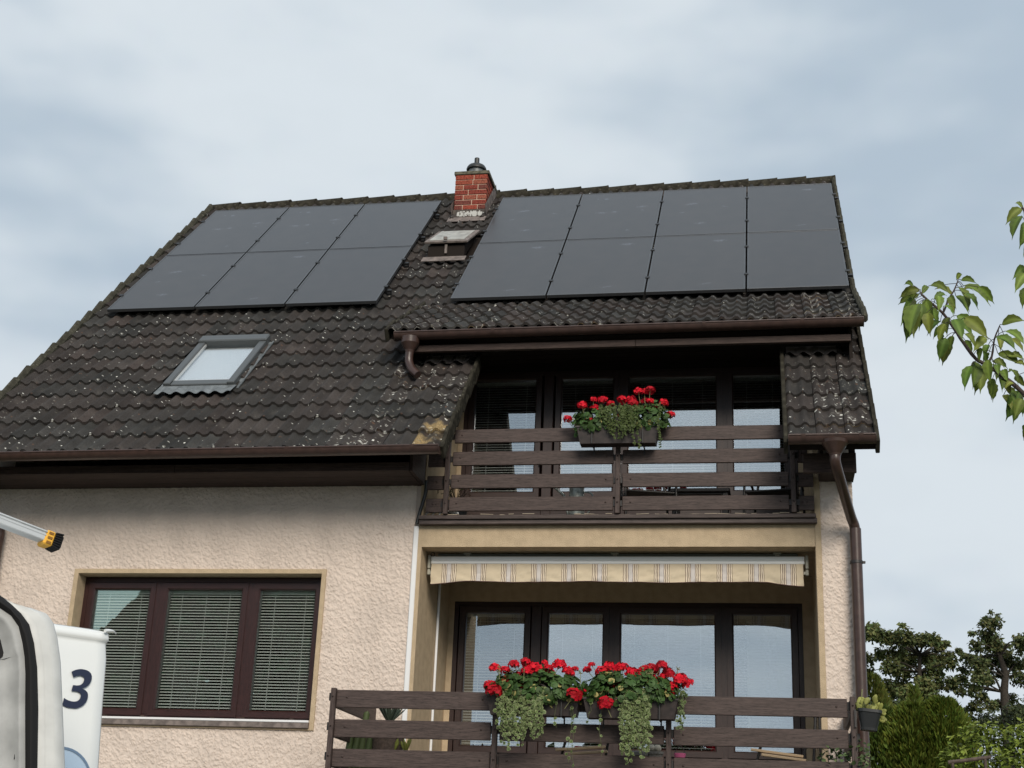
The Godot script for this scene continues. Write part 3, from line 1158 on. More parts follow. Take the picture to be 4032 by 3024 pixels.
	var gl := Geo.new()
	gl.box(t * Transform3D(Basis(), Vector3(0, 0.052, 0.0)), Vector3(0.578, 0.006, 0.96))
	put("pane", gl, M.glass, wn)
	var bl := Geo.new()
	bl.box(t * Transform3D(Basis(), Vector3(0, 0.015, 0.0)), Vector3(0.585, 0.004, 0.97))
	put("roller_blind", bl, mat(lin(0.82, 0.85, 0.86), 0.8), wn)
	var bk := Geo.new()
	bk.box(t * Transform3D(Basis(), Vector3(0, -0.03, 0)), Vector3(0.74, 0.03, 1.16))
	put("window_base", bk, M.grey_metal, wn)
	# pleated apron below, side channel right
	var ap := Geo.new()
	var rows := []
	for i in 5:
		var row := PackedVector3Array()
		for j in 161:
			var xx := lerpf(-0.385, 0.40, j / 160.0)
			var wv := 0.017 * cos(TAU * (xx + mid.x + 7.46) / 0.1325 - 0.4) * i / 4.0
			row.append(t * Vector3(xx, 0.058 + wv * 0.8 + 0.014 * i / 4.0 + 0.0035 * cos(j * PI * 0.8), hz + 0.005 + 0.19 * i / 4.0))
		rows.append(row)
	ap.sheet(rows)
	put("pleated_apron", ap, M.lead, wn)
	for sx in [-1.0, 1.0]:
		var sc := Geo.new()
		sc.box(t * Transform3D(Basis(Vector3(0, 0, 1), 0.0), Vector3(sx * (hx + 0.02), 0.03, 0.02)), Vector3(0.05, 0.012, 1.17))
		put("side_flashing", sc, M.lead, wn)
	var sc := Geo.new()
	sc.box(t * Transform3D(Basis(), Vector3(0, 0.025, -hz - 0.05)), Vector3(0.78, 0.008, 0.10))
	put("head_flashing", sc, M.lead, wn)

	# roof hatch between the panels
	var ht := Node3D.new()
	ht.name = "roof_hatch"
	house.add_child(ht)
	var hb := Geo.new()
	var side := Basis(Vector3(0, 0, -1), Vector3(0, 1, 0), Vector3(1, 0, 0))
	hb.prism(Transform3D(side, Vector3(-3.45, 0, 0)), PackedVector2Array([Vector2(14.87, 8.50), Vector2(15.46, 9.02), Vector2(15.46, 9.09), Vector2(14.87, 8.655)]), 0.44)
	put("hatch_box", hb, M.black_wood, ht)
	var lidn := (Vector3(0, 9.10 - 8.68, -15.47 + 14.85)).normalized()
	var lb := Basis(Vector3(1, 0, 0), Vector3(0, -lidn.z, lidn.y), -lidn)
	var lt := Transform3D(lb, Vector3(-3.67, 8.905, -15.155))
	var lid := Geo.new()
	lid.box(lt, Vector3(0.52, 0.03, 0.80), 0.006)
	put("hatch_frame", lid, M.flash_plain, ht)
	var pane := Geo.new()
	pane.box(lt * Transform3D(Basis(), Vector3(0.0, 0.018, 0.0)), Vector3(0.42, 0.012, 0.68), 0.003)
	put("hatch_pane", pane, M.hatch_lid, ht)
	var stt := Geo.new()
	stt.bx(-3.685, -3.655, 8.55, 8.665, -14.868, -14.850, 0.002)
	stt.bx(-3.69, -3.645, 8.70, 8.735, -14.80, -14.78, 0.002)
	put("hatch_stay", stt, M.flash_plain, ht)
	var hs := Geo.new()
	hs.box(Transform3D(fr, roof_at(-3.67, -14.825, 0.075)), Vector3(0.52, 0.008, 0.14))
	put("flashing", hs, M.flash_plain, ht)

# ---------------------------------------------------------------- gutters and pipes
func gutter(x0: float, x1: float, y: float, z: float, drop: float, joints: Array) -> Node3D:
	# half round channel, its rim at y and its front lip at z
	var n := Node3D.new()
	n.name = numbered(house, "gutter")
	house.add_child(n)
	var r := 0.064
	var g := Geo.new()
	for shell in 2:
		var rr := r if shell == 0 else r - 0.004
		var rows := []
		for i in 2:
			var row := PackedVector3Array()
			for k in 13:
				var a := PI * k / 12.0
				row.append(Vector3(x0 if i == 0 else x1, y - (drop if i == 0 else 0.0) - sin(a) * rr, z - r + cos(a) * rr))
			rows.append(row)
		g.sheet(rows, Vector2(1, 1), Vector2.ZERO, shell == 1)
	g.tube([Vector3(x0, y - drop, z - 0.004), Vector3(x1, y, z - 0.004)], [0.010], 8)
	put("channel", g, M.gutter, n)
	for e in [x0, x1]:
		var c := Geo.new()
		var poly := PackedVector2Array()
		for k in 13:
			var a := PI + PI * k / 12.0
			poly.append(Vector2(cos(a) * (r + 0.003), sin(a) * (r + 0.003)))
		c.prism(Transform3D(Basis(Vector3(0, 0, -1), Vector3(0, 1, 0), Vector3(1, 0, 0)), Vector3(e + 0.003, y - (drop if e == x0 else 0.0), z - r)), poly, 0.006)
		put("end_cap", c, M.gutter, n)
	for x in joints:
		var c := Geo.new()
		var rows := []
		for i in 2:
			var row := PackedVector3Array()
			for k in 13:
				var a := PI * k / 12.0
				row.append(Vector3(x - 0.018 + 0.036 * i, y - drop * (x1 - x) / (x1 - x0) - sin(a) * (r + 0.005) + 0.006, z - r + cos(a) * (r + 0.007)))
			rows.append(row)
		c.sheet(rows, Vector2(1, 1), Vector2.ZERO, false)
		put("bracket", c, M.gutter, n)
	return n

func smooth_path(pts: Array, per: int) -> Array:
	var c := Curve3D.new()
	for i in pts.size():
		var a: Vector3 = pts[maxi(i - 1, 0)]
		var b: Vector3 = pts[mini(i + 1, pts.size() - 1)]
		var d := (b - a) / 6.0
		c.add_point(pts[i], -d, d)
	var out := []
	var m := (pts.size() - 1) * per
	for i in m + 1:
		out.append(c.sample(int(minf(float(i) / per, pts.size() - 1.001)), fmod(float(i) / per, 1.0) if i < m else 1.0))
	return out

func gutters() -> void:
	gutter(-7.60, -2.765, 5.108, -11.335, 0.02, [-6.62, -5.42, -4.12, -3.0])
	gutter(-3.52, 0.898, 6.585, -12.36, 0.015, [-2.55, -1.55, -0.55, 0.35])
	gutter(0.18, 0.878, 5.150, -11.335, 0.0, [0.30, 0.76])
	# outlet on the left of the upper gutter, emptying on the tiles
	var a := Node3D.new()
	a.name = "outlet_pipe"
	house.add_child(a)
	var f := Geo.new()
	f.lathe(Transform3D(Basis(), Vector3(-3.37, 0, -12.43)), [Vector2(0.040, 6.375), Vector2(0.046, 6.40), Vector2(0.088, 6.47), Vector2(0.092, 6.53)], 18)
	put("funnel", f, M.gutter, a)
	var p := Geo.new()
	p.tube(smooth_path([Vector3(-3.37, 6.39, -12.43), Vector3(-3.37, 6.29, -12.43), Vector3(-3.33, 6.20, -12.41), Vector3(-3.26, 6.13, -12.38)], 6), [0.040], 14)
	put("elbow", p, M.gutter, a)
	# downpipe on the pier
	var d := Node3D.new()
	d.name = "downpipe"
	house.add_child(d)
	var f2 := Geo.new()
	f2.lathe(Transform3D(Basis(), Vector3(0.552, 0, -11.40)), [Vector2(0.046, 4.985), Vector2(0.050, 5.0), Vector2(0.105, 5.085), Vector2(0.110, 5.112)], 18)
	put("funnel", f2, M.gutter, d)
	var p2 := Geo.new()
	p2.tube(smooth_path([Vector3(0.552, 4.99, -11.40), Vector3(0.552, 4.93, -11.41), Vector3(0.585, 4.845, -11.54), Vector3(0.685, 4.645, -12.0), Vector3(0.72, 4.57, -12.09), Vector3(0.728, 4.50, -12.1)], 6), [0.044], 16)
	put("elbow", p2, M.gutter, d)
	var p3 := Geo.new()
	p3.tube([Vector3(0.728, 4.545, -12.1), Vector3(0.722, 3.0, -12.1), Vector3(0.715, 0.1, -12.1)], [0.048], 18)
	put("pipe", p3, M.gutter, d)
	for y in [4.255, 2.2]:
		var c := Geo.new()
		c.lathe(Transform3D(Basis(), Vector3(0.725, 0, -12.1)), [Vector2(0.049, y - 0.012), Vector2(0.054, y - 0.012), Vector2(0.054, y + 0.012), Vector2(0.049, y + 0.012)], 18)
		c.bx(0.775, 0.80, y - 0.010, y + 0.010, -12.115, -12.09, 0.003)
		put("clamp", c, M.steel, d)
	# downpipe at the far left corner
	var e := Node3D.new()
	e.name = numbered(house, "downpipe")
	house.add_child(e)
	e.name = "downpipe_001"
	var p4 := Geo.new()
	p4.tube(smooth_path([Vector3(-7.25, 5.06, -11.40), Vector3(-7.25, 4.95, -11.41), Vector3(-7.19, 4.66, -12.0), Vector3(-7.17, 4.55, -12.1), Vector3(-7.17, 4.4, -12.1)], 6), [0.05], 14)
	p4.tube([Vector3(-7.17, 4.5, -12.1), Vector3(-7.17, 0.1, -12.1)], [0.05], 16)
	put("pipe", p4, M.gutter, e)
	# dark drain pipe in the corner beside the soffit, thin conduit in the lower balcony
	var k := Geo.new()
	k.tube(smooth_path([Vector3(-3.055, 5.02, -12.15), Vector3(-3.06, 4.9, -12.16), Vector3(-3.105, 4.72, -12.17), Vector3(-3.125, 4.62, -12.17)], 6), [0.017], 8)
	put("drain_hose", k, M.black_plastic, house)
	var q := Geo.new()
	q.tube([Vector3(-3.060, 4.40, -12.93), Vector3(-3.060, 2.03, -12.93)], [0.013], 8)
	put("conduit", q, M.white_trim, house)
	var w := Geo.new()
	for j in 3:
		var pts := []
		for i in 9:
			var an := PI * i / 8.0
			pts.append(Vector3(-2.93 + cos(an) * (0.14 - j * 0.025) + j * 0.05, 4.705 + sin(an) * (0.05 - j * 0.01), -12.2 + j * 0.03 - i * 0.004))
		w.tube(pts, [0.007], 6)
	tag(put("cable_loop", w, M.white_trim), "loops of white cable lying at the left end of the upper balcony floor", "cable")

# ---------------------------------------------------------------- windows
# panes: [x0, x1] of the visible glass; the sash bars stand 7.5 cm round each
func glazing(called: String, x0: float, x1: float, y0: float, y1: float, z: float, panes: Array, py0: float, py1: float, m: Material, glasses: Array, blinds: Array, tilt: float, lower := -1.0) -> Node3D:
	var n := Node3D.new()
	n.name = numbered(house, called)
	house.add_child(n)
	var f := Geo.new()
	f.ring(x0, x1, y0, y1, z - 0.13, z, 0.045, 0.004)
	for i in panes.size() - 1:
		var c: float = (panes[i][1] + panes[i + 1][0]) / 2
		f.bx(c - 0.05, c + 0.05, y0 + 0.04, y1 - 0.04, z - 0.12, z + 0.004, 0.006)
	if py0 - y0 > 0.10:
		f.bx(x0 + 0.045, x1 - 0.045, y0 + 0.044, py0 - 0.06, z - 0.12, z - 0.012, 0.004)
	put("frame", f, m, n)
	for i in panes.size():
		var a: float = panes[i][0]
		var b: float = panes[i][1]
		var s := Geo.new()
		var w := 0.062
		s.ring(a - w, b + w, py0 - w, py1 + w, z - 0.06, z + 0.014, w, 0.012)
		put("sash", s, m, n)
		var g := Geo.new()
		g.bx(a - 0.005, b + 0.005, py0 - 0.005, py1 + 0.005, z - 0.030, z - 0.024)
		put("pane", g, glasses[i], n)
		if blinds[i] > 0:
			var bl := Geo.new()
			var pitch := 0.0268
			var y := py1 - 0.045
			bl.bx(a - 0.004, b + 0.004, py1 - 0.03, py1 + 0.004, z - 0.085, z - 0.055)
			while y > lerpf(py1, py0, blinds[i]):
				var dy := sin(tilt) * 0.0125
				var dz := cos(tilt) * 0.0125
				var zc := z - 0.07
				# slightly crowned slat: three strips
				for k in 2:
					var za := zc + dz - dz * k
					var zb := za - dz
					var ya := y - dy + dy * k
					var yb := ya + dy
					var ca := 0.0 if k == 0 else 0.0022
					var cb := 0.0022 if k == 0 else 0.0
					bl.quad(Vector3(a - 0.003, ya + ca, za), Vector3(b + 0.003, ya + ca, za), Vector3(b + 0.003, yb + cb, zb), Vector3(a - 0.003, yb + cb, zb))
				y -= pitch
			for x in ([a + 0.13, b - 0.10] if b - a < 0.65 else [a + 0.12, (a + b) / 2, b - 0.13]):
				bl.bx(x - 0.002, x + 0.002, lerpf(py1, py0, blinds[i]), py1, z - 0.055, z - 0.053)
			stuff(put("blind", bl, M.blind, n))
	return n

func windows() -> void:
	# the wide window on the left
	var v := glazing("window", -6.353, -4.037, 2.866, 4.156, -12.35, [[-6.238, -5.691], [-5.505, -4.788], [-4.608, -4.084]], 2.958, 4.045, M.frame, [M.glass_dark, M.glass_dark, M.glass_dark], [1.0, 1.0, 1.0], 0.62)
	var sur := Geo.new()
	sur.ring(-6.392, -3.944, 2.78, 4.207, -12.49, -12.186, 0.042, 0.003)
	put("smooth_surround", sur, M.beige, v)
	var sl := Geo.new()
	sl.bx(-6.35, -3.985, 2.842, 2.862, -12.36, -12.155, 0.003)
	put("sill_top", sl, M.white_trim, v)
	var sb := Geo.new()
	sb.bx(-6.35, -3.985, 2.795, 2.841, -12.20, -12.160, 0.003)
	put("sill", sb, M.flash_plain, v)
	var dr := Geo.new()
	for x in [-5.98, -5.62, -4.95, -4.66, -4.2]:
		dr.bx(x - 0.02, x + 0.02, 2.886, 2.895, -12.352, -12.343)
	put("drain_caps", dr, M.rust, v)
	var lowp := [[-2.901, -2.330], [-2.091, -1.572], [-1.394, -0.518], [-0.339, 0.186]]
	var l := glazing("balcony_window", -3.021, 0.296, 2.03, 4.159, BACK, lowp, 2.80, 4.050, M.door_frame, [M.glass_door, M.glass, M.glass, M.glass], [1.0, 1.0, 1.0, 1.0], 0.45)
	var upp := [[-2.918, -2.294], [-2.025, -1.508], [-1.344, -0.487], [-0.313, 0.170]]
	var u := glazing("balcony_window", -3.03, 0.296, 4.70, 6.524, BACK, upp, 5.26, 6.435, M.door_frame, [M.glass_door, M.glass, M.glass, M.glass], [1.0, 1.0, 1.0, 1.0], 0.55)
	for n in [[l, 3.05], [u, 5.52]]:
		var h := Geo.new()
		h.bx(-2.235, -2.215, n[1], n[1] + 0.13, BACK + 0.03, BACK + 0.05, 0.004)
		h.bx(-2.23, -2.22, n[1] + 0.09, n[1] + 0.11, BACK + 0.0, BACK + 0.035)
		put("handle", h, M.rust, n[0])
	# pale curtain behind the right hand pane below
	var c := Geo.new()
	var rows := []
	for i in 2:
		var row := PackedVector3Array()
		for j in 90:
			var x := lerpf(-0.225, 0.25, j / 89.0)
			row.append(Vector3(x, 4.08 if i == 0 else 2.6, BACK - 0.115 + 0.014 * sin(x * 62 + sin(x * 23) * 1.6) ))
		rows.append(row)
	c.sheet(rows)
	put("curtain", c, M.curtain, l)

# ---------------------------------------------------------------- railings
func plank(n: Node3D, x0: float, x1: float, top: float, h: float, z: float, bolts: Geo, at: Array) -> void:
	var g := Geo.new()
	g.off = Vector2(rng.randf() * 3, rng.randf())
	var t := Transform3D(Basis(Vector3(0, 0, 1), rng.randf_range(-0.0012, 0.0012)) * Basis(Vector3(1, 0, 0), rng.randf_range(-0.02, 0.02)), Vector3((x0 + x1) / 2, top - h / 2 + rng.randf_range(-0.002, 0.002), z))
	g.box(t, Vector3(x1 - x0, h, 0.027), 0.004)
	put("plank", g, M.wood, n)
	for x in at:
		bolts.lathe(Transform3D(Basis(Vector3(1, 0, 0), PI / 2), Vector3(x, top - h * 0.42, z)), [Vector2(0.0085, 0.0125), Vector2(0.0085, 0.018), Vector2(0.004, 0.0215), Vector2(0.0, 0.022)], 8)

func post(n: Node3D, x: float, y0: float, y1: float, z: float, w: float) -> void:
	var g := Geo.new()
	g.off = Vector2(rng.randf() * 3, rng.randf())
	g.bx(x - w / 2, x + w / 2, y0, y1, z - 0.02, z + 0.028, 0.004)
	put("post", g, M.wood, n)

func railings() -> void:
	var n := Node3D.new()
	n.name = "balcony_railing"
	house.add_child(n)
	var bo := Geo.new()
	for i in 4:
		var y: float = [5.490, 5.277, 5.061, 4.850][i]
		var x0: float = [-2.805, -2.812, -2.818, -2.826][i]
		plank(n, x0, -1.345, y, 0.128, -12.13, bo, [x0 + 0.07, -1.41])
		plank(n, -1.262, 0.182, y, 0.128, -12.13, bo, [-1.19, 0.11])
		plank(n, -3.045, -2.885, y - 0.002, 0.128, -12.15, bo, [-2.98, -2.95] if i else [])
		if i > 0:
			plank(n, 0.262, 0.394 if i > 1 else 0.35, y - 0.002, 0.128, -12.15, bo, [0.30, 0.335])
	for x in [-2.855, -1.303, 0.222]:
		post(n, x, 4.69, 5.50, -12.115, 0.042)
		for i in 4:
			var sp := Geo.new()
			var y: float = [5.43, 5.215, 5.0, 4.79][i]
			sp.bx(x - 0.05, x + 0.05, y - 0.025, y + 0.025, -12.16, -12.132)
			bo.lathe(Transform3D(Basis(Vector3(1, 0, 0), PI / 2), Vector3(x, y, -12.13)), [Vector2(0.008, 0.043), Vector2(0.008, 0.049), Vector2(0.0, 0.052)], 8)
			put("spacer", sp, M.steel, n)
	stuff(put("bolts", bo, M.wood, n))

	var t := Node3D.new()
	t.name = "terrace_railing"
	house.add_child(t)
	var bl := Geo.new()
	for i in 4:
		var y := 2.985 - i * 0.2277
		plank(t, -3.385, -2.135, y, 0.1375, -11.0, bl, [-3.30, -2.21])
		plank(t, -2.065, -0.805, y, 0.1375, -11.004 if i == 0 else -11.0, bl, [-2.0, -0.88])
		plank(t, -0.733, 0.548, y - 0.004, 0.1375, -11.0, bl, [-0.66, 0.47])
	for x in [-3.407, -2.10, -0.77, 0.588]:
		post(t, x, 2.0, 2.995, -10.985, 0.040)
		for i in 4:
			var sp := Geo.new()
			var y := 2.93 - i * 0.2277
			sp.bx(x - 0.045, x + 0.045, y - 0.03, y + 0.03, -11.03, -11.004)
			bl.lathe(Transform3D(Basis(Vector3(1, 0, 0), PI / 2), Vector3(x, y, -10.985)), [Vector2(0.008, 0.028), Vector2(0.008, 0.034), Vector2(0.0, 0.037)], 8)
			put("spacer", sp, M.steel, t)
	for sx in [-3.40, 0.585]:
		for i in 4:
			var g := Geo.new()
			g.off = Vector2(rng.randf() * 3, rng.randf())
			var y := 2.985 - i * 0.2277
			g.bx(sx - 0.014, sx + 0.014, y - 0.1375, y, -12.185, -11.03, 0.004)
			put("plank", g, M.wood, t)
	stuff(put("bolts", bl, M.wood, t))

# ---------------------------------------------------------------- solar panels
func solar() -> void:
	var fr := Basis(Vector3(1, 0, 0), NR, DS)
	var p0 := Vector3(-3.308, 10.001, -16.321)
	var w := 1.03
	var h := 1.80
	var gap := 0.018
	var fg := Geo.new()
	# frame with the glass sunk a little below its rim
	for s in [[-w / 2 + 0.009, 0.0, 0.018, h], [w / 2 - 0.009, 0.0, 0.018, h]]:
		fg.box(Transform3D(Basis(), Vector3(s[0], -0.018, s[1])), Vector3(s[2], 0.036, s[3]), 0.0015)
	for z in [-h / 2 + 0.009, h / 2 - 0.009]:
		fg.box(Transform3D(Basis(), Vector3(0, -0.018, z)), Vector3(w - 0.036, 0.036, 0.018), 0.0015)
	var fm := fg.mesh()
	var gg := Geo.new()
	gg.quad(Vector3(-w / 2 + 0.017, -0.0025, h / 2 - 0.017), Vector3(w / 2 - 0.017, -0.0025, h / 2 - 0.017), Vector3(w / 2 - 0.017, -0.0025, -h / 2 + 0.017), Vector3(-w / 2 + 0.017, -0.0025, -h / 2 + 0.017), Vector2(0, 1), Vector2(1, 1), Vector2(1, 0), Vector2(0, 0))
	gg.quad(Vector3(-w / 2 + 0.017, -0.03, -h / 2 + 0.017), Vector3(w / 2 - 0.017, -0.03, -h / 2 + 0.017), Vector3(w / 2 - 0.017, -0.03, h / 2 - 0.017), Vector3(-w / 2 + 0.017, -0.03, h / 2 - 0.017))
	var gm := gg.mesh()
	var cg := Geo.new()
	cg.box(Transform3D(Basis(), Vector3(0, 0.004, 0)), Vector3(0.046, 0.009, 0.045), 0.002)
	cg.box(Transform3D(Basis(), Vector3(0, -0.03, 0)), Vector3(0.014, 0.06, 0.045))
	var cm := cg.mesh()
	var column := ["leftmost", "middle", "rightmost"]
	var column4 := ["leftmost", "second from the left", "third from the left", "rightmost"]
	for arr in 2:
		var cols := 3 if arr == 0 else 4
		var x0 := p0.x - 3.949 if arr == 0 else p0.x
		for r in 2:
			for c in cols:
				var at: Vector3 = p0 + DS * (h / 2 + r * (h + gap))
				at.x = x0 + w / 2 + c * (w + gap)
				var which: String = column[c] if arr == 0 else column4[c]
				var o := thing("solar_panel", "black solar panel, %s of the %s row left of the chimney" % [which, "upper" if r == 0 else "lower"] if arr == 0 else "black solar panel, %s of the %s row right of the chimney" % [which, "upper" if r == 0 else "lower"], "solar panel", at, "solar panels on the roof")
				o.basis = fr
				put("panel_frame", fm, M.solar_frame, o, true)
				put("panel_glass", gm, M.solar_faces[rng.randi_range(0, 3)], o, true)
				for e in [-1.0, 1.0]:
					for z in [-0.42, 0.47]:
						if e < 0 and c > 0:
							continue
						var cl := put("clamp", cm, M.clamp, o, true)
						cl.position = Vector3(e * (w / 2 + gap / 2), 0, z)
		for r in 2:
			for k in 2:
				var at: Vector3 = p0 + DS * (h / 2 + r * (h + gap) + [-0.42, 0.47][k]) - NR * 0.058
				var wide := cols * w + (cols - 1) * gap + 0.13
				at.x = x0 + (wide - 0.13) / 2
				var g := Geo.new()
				g.box(Transform3D(fr, Vector3.ZERO), Vector3(wide, 0.038, 0.038), 0.002)
				for hk in cols * 2 + 1:
					g.box(Transform3D(fr, Vector3(lerpf(-wide / 2 + 0.03, wide / 2 - 0.03, hk / float(cols * 2)), 0, 0) - NR * 0.035), Vector3(0.04, 0.05, 0.05), 0.003)
				var o := put("mounting_rail", g, M.clamp)
				o.position = at
				tag(o, "black mounting rail under the panels %s of the chimney, %s from the ridge" % ["left" if arr == 0 else "right", ["first", "second", "third", "fourth"][r * 2 + k]], "rail", "rails that carry the solar panels")

# ---------------------------------------------------------------- awning
func stripes() -> ImageTexture:
	var w := 512
	var im := Image.create(w, 8, false, Image.FORMAT_RGB8)
	var tan_ := Color8(200, 186, 162)
	var cream := Color8(226, 214, 192)
	var brown := Color8(112, 92, 84)
	var grey := Color8(206, 200, 196)
	for x in w:
		var u := float(x) / w          # one repeat
		var col := tan_
		var s := u / 0.49
		if s < 1.0:
			col = cream
			var m := absf(s - 0.5) * 2.0
			if m < 0.26:
				col = grey.darkened(0.06 * absf(sin(x * 0.9)))
			elif m < 0.36:
				col = brown.lerp(grey, 0.25)
			elif (m > 0.46 and m < 0.57) or (m > 0.68 and m < 0.78) or m > 0.92:
				col = brown
		for y in 8:
			im.set_pixel(x, y, col)
	return tex(im)

func awning() -> void:
	var o := thing("awning", "retracted awning with tan striped valance and white front bar in the lower balcony", "awning", Vector3(-1.36, 4.30, -12.45))
	var z := -12.40
	var bar := Geo.new()
	bar.bx(-3.03, 0.305, 4.335, 4.372, z - 0.05, z + 0.004, 0.006)
	bar.bx(-3.03, 0.305, 4.302, 4.332, z - 0.05, z + 0.004, 0.006)
	bar.bx(-3.028, 0.303, 4.31, 4.365, z - 0.048, z - 0.004)
	put("front_bar", bar, M.awning_bar, o)
	var top := Geo.new()
	top.tube([Vector3(-2.98, 4.375, z - 0.13), Vector3(0.25, 4.375, z - 0.13)], [0.036], 12)
	top.bx(-2.98, 0.25, 4.36, 4.405, z - 0.16, z - 0.045)
	put("fabric_roll", top, mat(lin(0.13, 0.14, 0.12), 0.8), o)
	var m := mat(Color.WHITE, 0.9, 0.2)
	m.albedo_texture = stripes()
	m.backlight_enabled = true
	m.backlight = Color(0.25, 0.25, 0.25)
	var g := Geo.new()
	var rows := []
	var f := noise(501, 3.0, 3)
	for i in 9:
		var row := PackedVector3Array()
		for j in 161:
			var u := j / 160.0
			var x := lerpf(-3.022, 0.292, u)
			var edge := absf(u - 0.5) * 2
			var drop := 0.162 + 0.030 * ease01((edge - 0.80) / 0.2) + 0.004 * sin(x * 5.0) + 0.002 * sin(x * 13.0)
			var v := i / 8.0
			row.append(Vector3(x + 0.004 * f.get_noise_2d(x * 3, v * 3), 4.303 - drop * v, z + 0.006 + 0.020 * f.get_noise_2d(x * 1.6, v * 0.9) * v + 0.006 * f.get_noise_2d(x * 4 + 40, v * 4 + x)))
		rows.append(row)
	g.sheet(rows, Vector2(3.314 / 0.2745, 1), Vector2(-0.105 / 0.2745 + 0.02, 0))
	put("valance", g, m, o)
	var hem := Geo.new()
	var pts := []
	for p in rows[8]:
		pts.append(p)
	hem.tube(pts, [0.0035], 5)
	put("hem", hem, mat(lin(0.10, 0.05, 0.045), 0.8), o)
	for s in [-1.0, 1.0]:
		var x := -3.048 if s < 0 else 0.325
		var b := Geo.new()
		b.bx(x - 0.014, x + 0.014, 4.262, 4.385, z - 0.07, z + 0.002, 0.006)
		b.bx(x - 0.014, x + 0.014, 4.205, 4.257, z - 0.05, z - 0.004, 0.006)
		b.bx(minf(x, x - s * 0.03), maxf(x, x - s * 0.03), 4.215, 4.24, z - 0.03, z - 0.01)
		put("end_bracket", b, M.awning_box, o)
		var arm := Geo.new()
		arm.tube([Vector3(x - s * 0.06, 4.30, z - 0.08), Vector3(x - s * 1.3, 4.30, z - 0.13), Vector3(x - s * 0.15, 4.31, z - 0.17)], [0.016], 8)
		put("folded_arm", arm, M.awning_box, o)
	var ringg := Geo.new()
	var rp := []
	for i in 17:
		rp.append(Vector3(-3.02 + cos(TAU * i / 16) * 0.018, 4.396 + sin(TAU * i / 16) * 0.018, z - 0.02))
	ringg.tube(rp, [0.004], 6)
	put("crank_eye", ringg, M.steel, o)
	for x in [-2.70, -1.355, 0.072]:
		var c := Geo.new()
		c.bx(x - 0.035, x + 0.035, 4.400, 4.413, -12.56, -12.42, 0.003)
		c.bx(x - 0.02, x + 0.02, 4.385, 4.402, -12.54, -12.44, 0.003)
		put("ceiling_bracket", c, M.awning_box, o)

# ---------------------------------------------------------------- things on the balconies
func rod(g: Geo, a: Vector3, b: Vector3, r: float, seg := 8) -> void:
	g.tube([a, b], [r], seg)

func chair(called: String, label: String, at: Vector3, turn: float) -> void:
	var o := thing(called, label, "chair", at, "dark metal chairs on the upper balcony")
	o.rotation.y = turn
	for s in [-1.0, 1.0]:
		var fr := Geo.new()
		var x: float = s * 0.23
		rod(fr, Vector3(x, 0, 0.22), Vector3(x, 0.42, 0.18), 0.012)
		rod(fr, Vector3(x, 0, -0.24), Vector3(x * 0.95, 0.36, -0.20), 0.012)
		fr.tube(smooth_path([Vector3(x, 0.42, 0.18), Vector3(x, 0.43, -0.05), Vector3(x * 0.97, 0.36, -0.2)], 5), [0.012], 8)
		put("frame", fr, M.steel, o, true)
	var seat := Geo.new()
	seat.box(Transform3D(Basis(Vector3(1, 0, 0), 0.05), Vector3(0, 0.28, 0)), Vector3(0.44, 0.02, 0.42), 0.006)
	put("seat", seat, M.steel, o, true)
	var bk := Geo.new()
	bk.tube(smooth_path([Vector3(-0.2, 0.28, -0.21), Vector3(-0.2, 0.47, -0.28), Vector3(-0.16, 0.505, -0.29), Vector3(0.16, 0.505, -0.29), Vector3(0.2, 0.47, -0.28), Vector3(0.2, 0.28, -0.21)], 4), [0.012], 8)
	for k in 6:
		rod(bk, Vector3(-0.19, 0.29 + k * 0.018, -0.215 - k * 0.006), Vector3(0.19, 0.29 + k * 0.018, -0.215 - k * 0.006), 0.005, 6)
	put("backrest", bk, M.steel, o, true)

func folding_chair(label: String, at: Vector3, turn: float, lean: float) -> void:
	var o := thing("folding_chair", label, "folding chair", at, "folded wooden slat chairs on the lower terrace")
	o.rotation.y = turn
	for s in 2:
		var g := Geo.new()
		g.box(Transform3D(Basis(Vector3(0, 0, 1), lean), Vector3(0.0 + s * 0.05, 0.60 - s * 0.035, 0.03 * s)), Vector3(0.40 - s * 0.06, 0.020, 0.035), 0.003)
		put("slat", g, M.pale_wood, o, true)
	for s in [-1.0, 1.0]:
		var l := Geo.new()
		rod(l, Vector3(s * 0.2 - 0.1, 0, -0.05), Vector3(s * 0.17 + 0.05, 0.66, 0.0), 0.011)
		put("leg", l, M.steel, o, true)
		var l2 := Geo.new()
		rod(l2, Vector3(s * 0.2 + 0.12, 0, 0.05), Vector3(s * 0.17 - 0.06, 0.50, -0.02), 0.011)
		put("leg", l2, M.steel, o, true)

func pot_shape(g: Geo, at: Vector3, r0: float, r1: float, h: float) -> void:
	g.lathe(Transform3D(Basis(), at), [Vector2(0.0, 0.0), Vector2(r0, 0.0), Vector2(r1, h), Vector2(r1 + 0.008, h), Vector2(r1 + 0.008, h + 0.02), Vector2(r1 - 0.006, h + 0.02), Vector2(r1 - 0.01, h - 0.01), Vector2(0.0, h - 0.01)], 18)

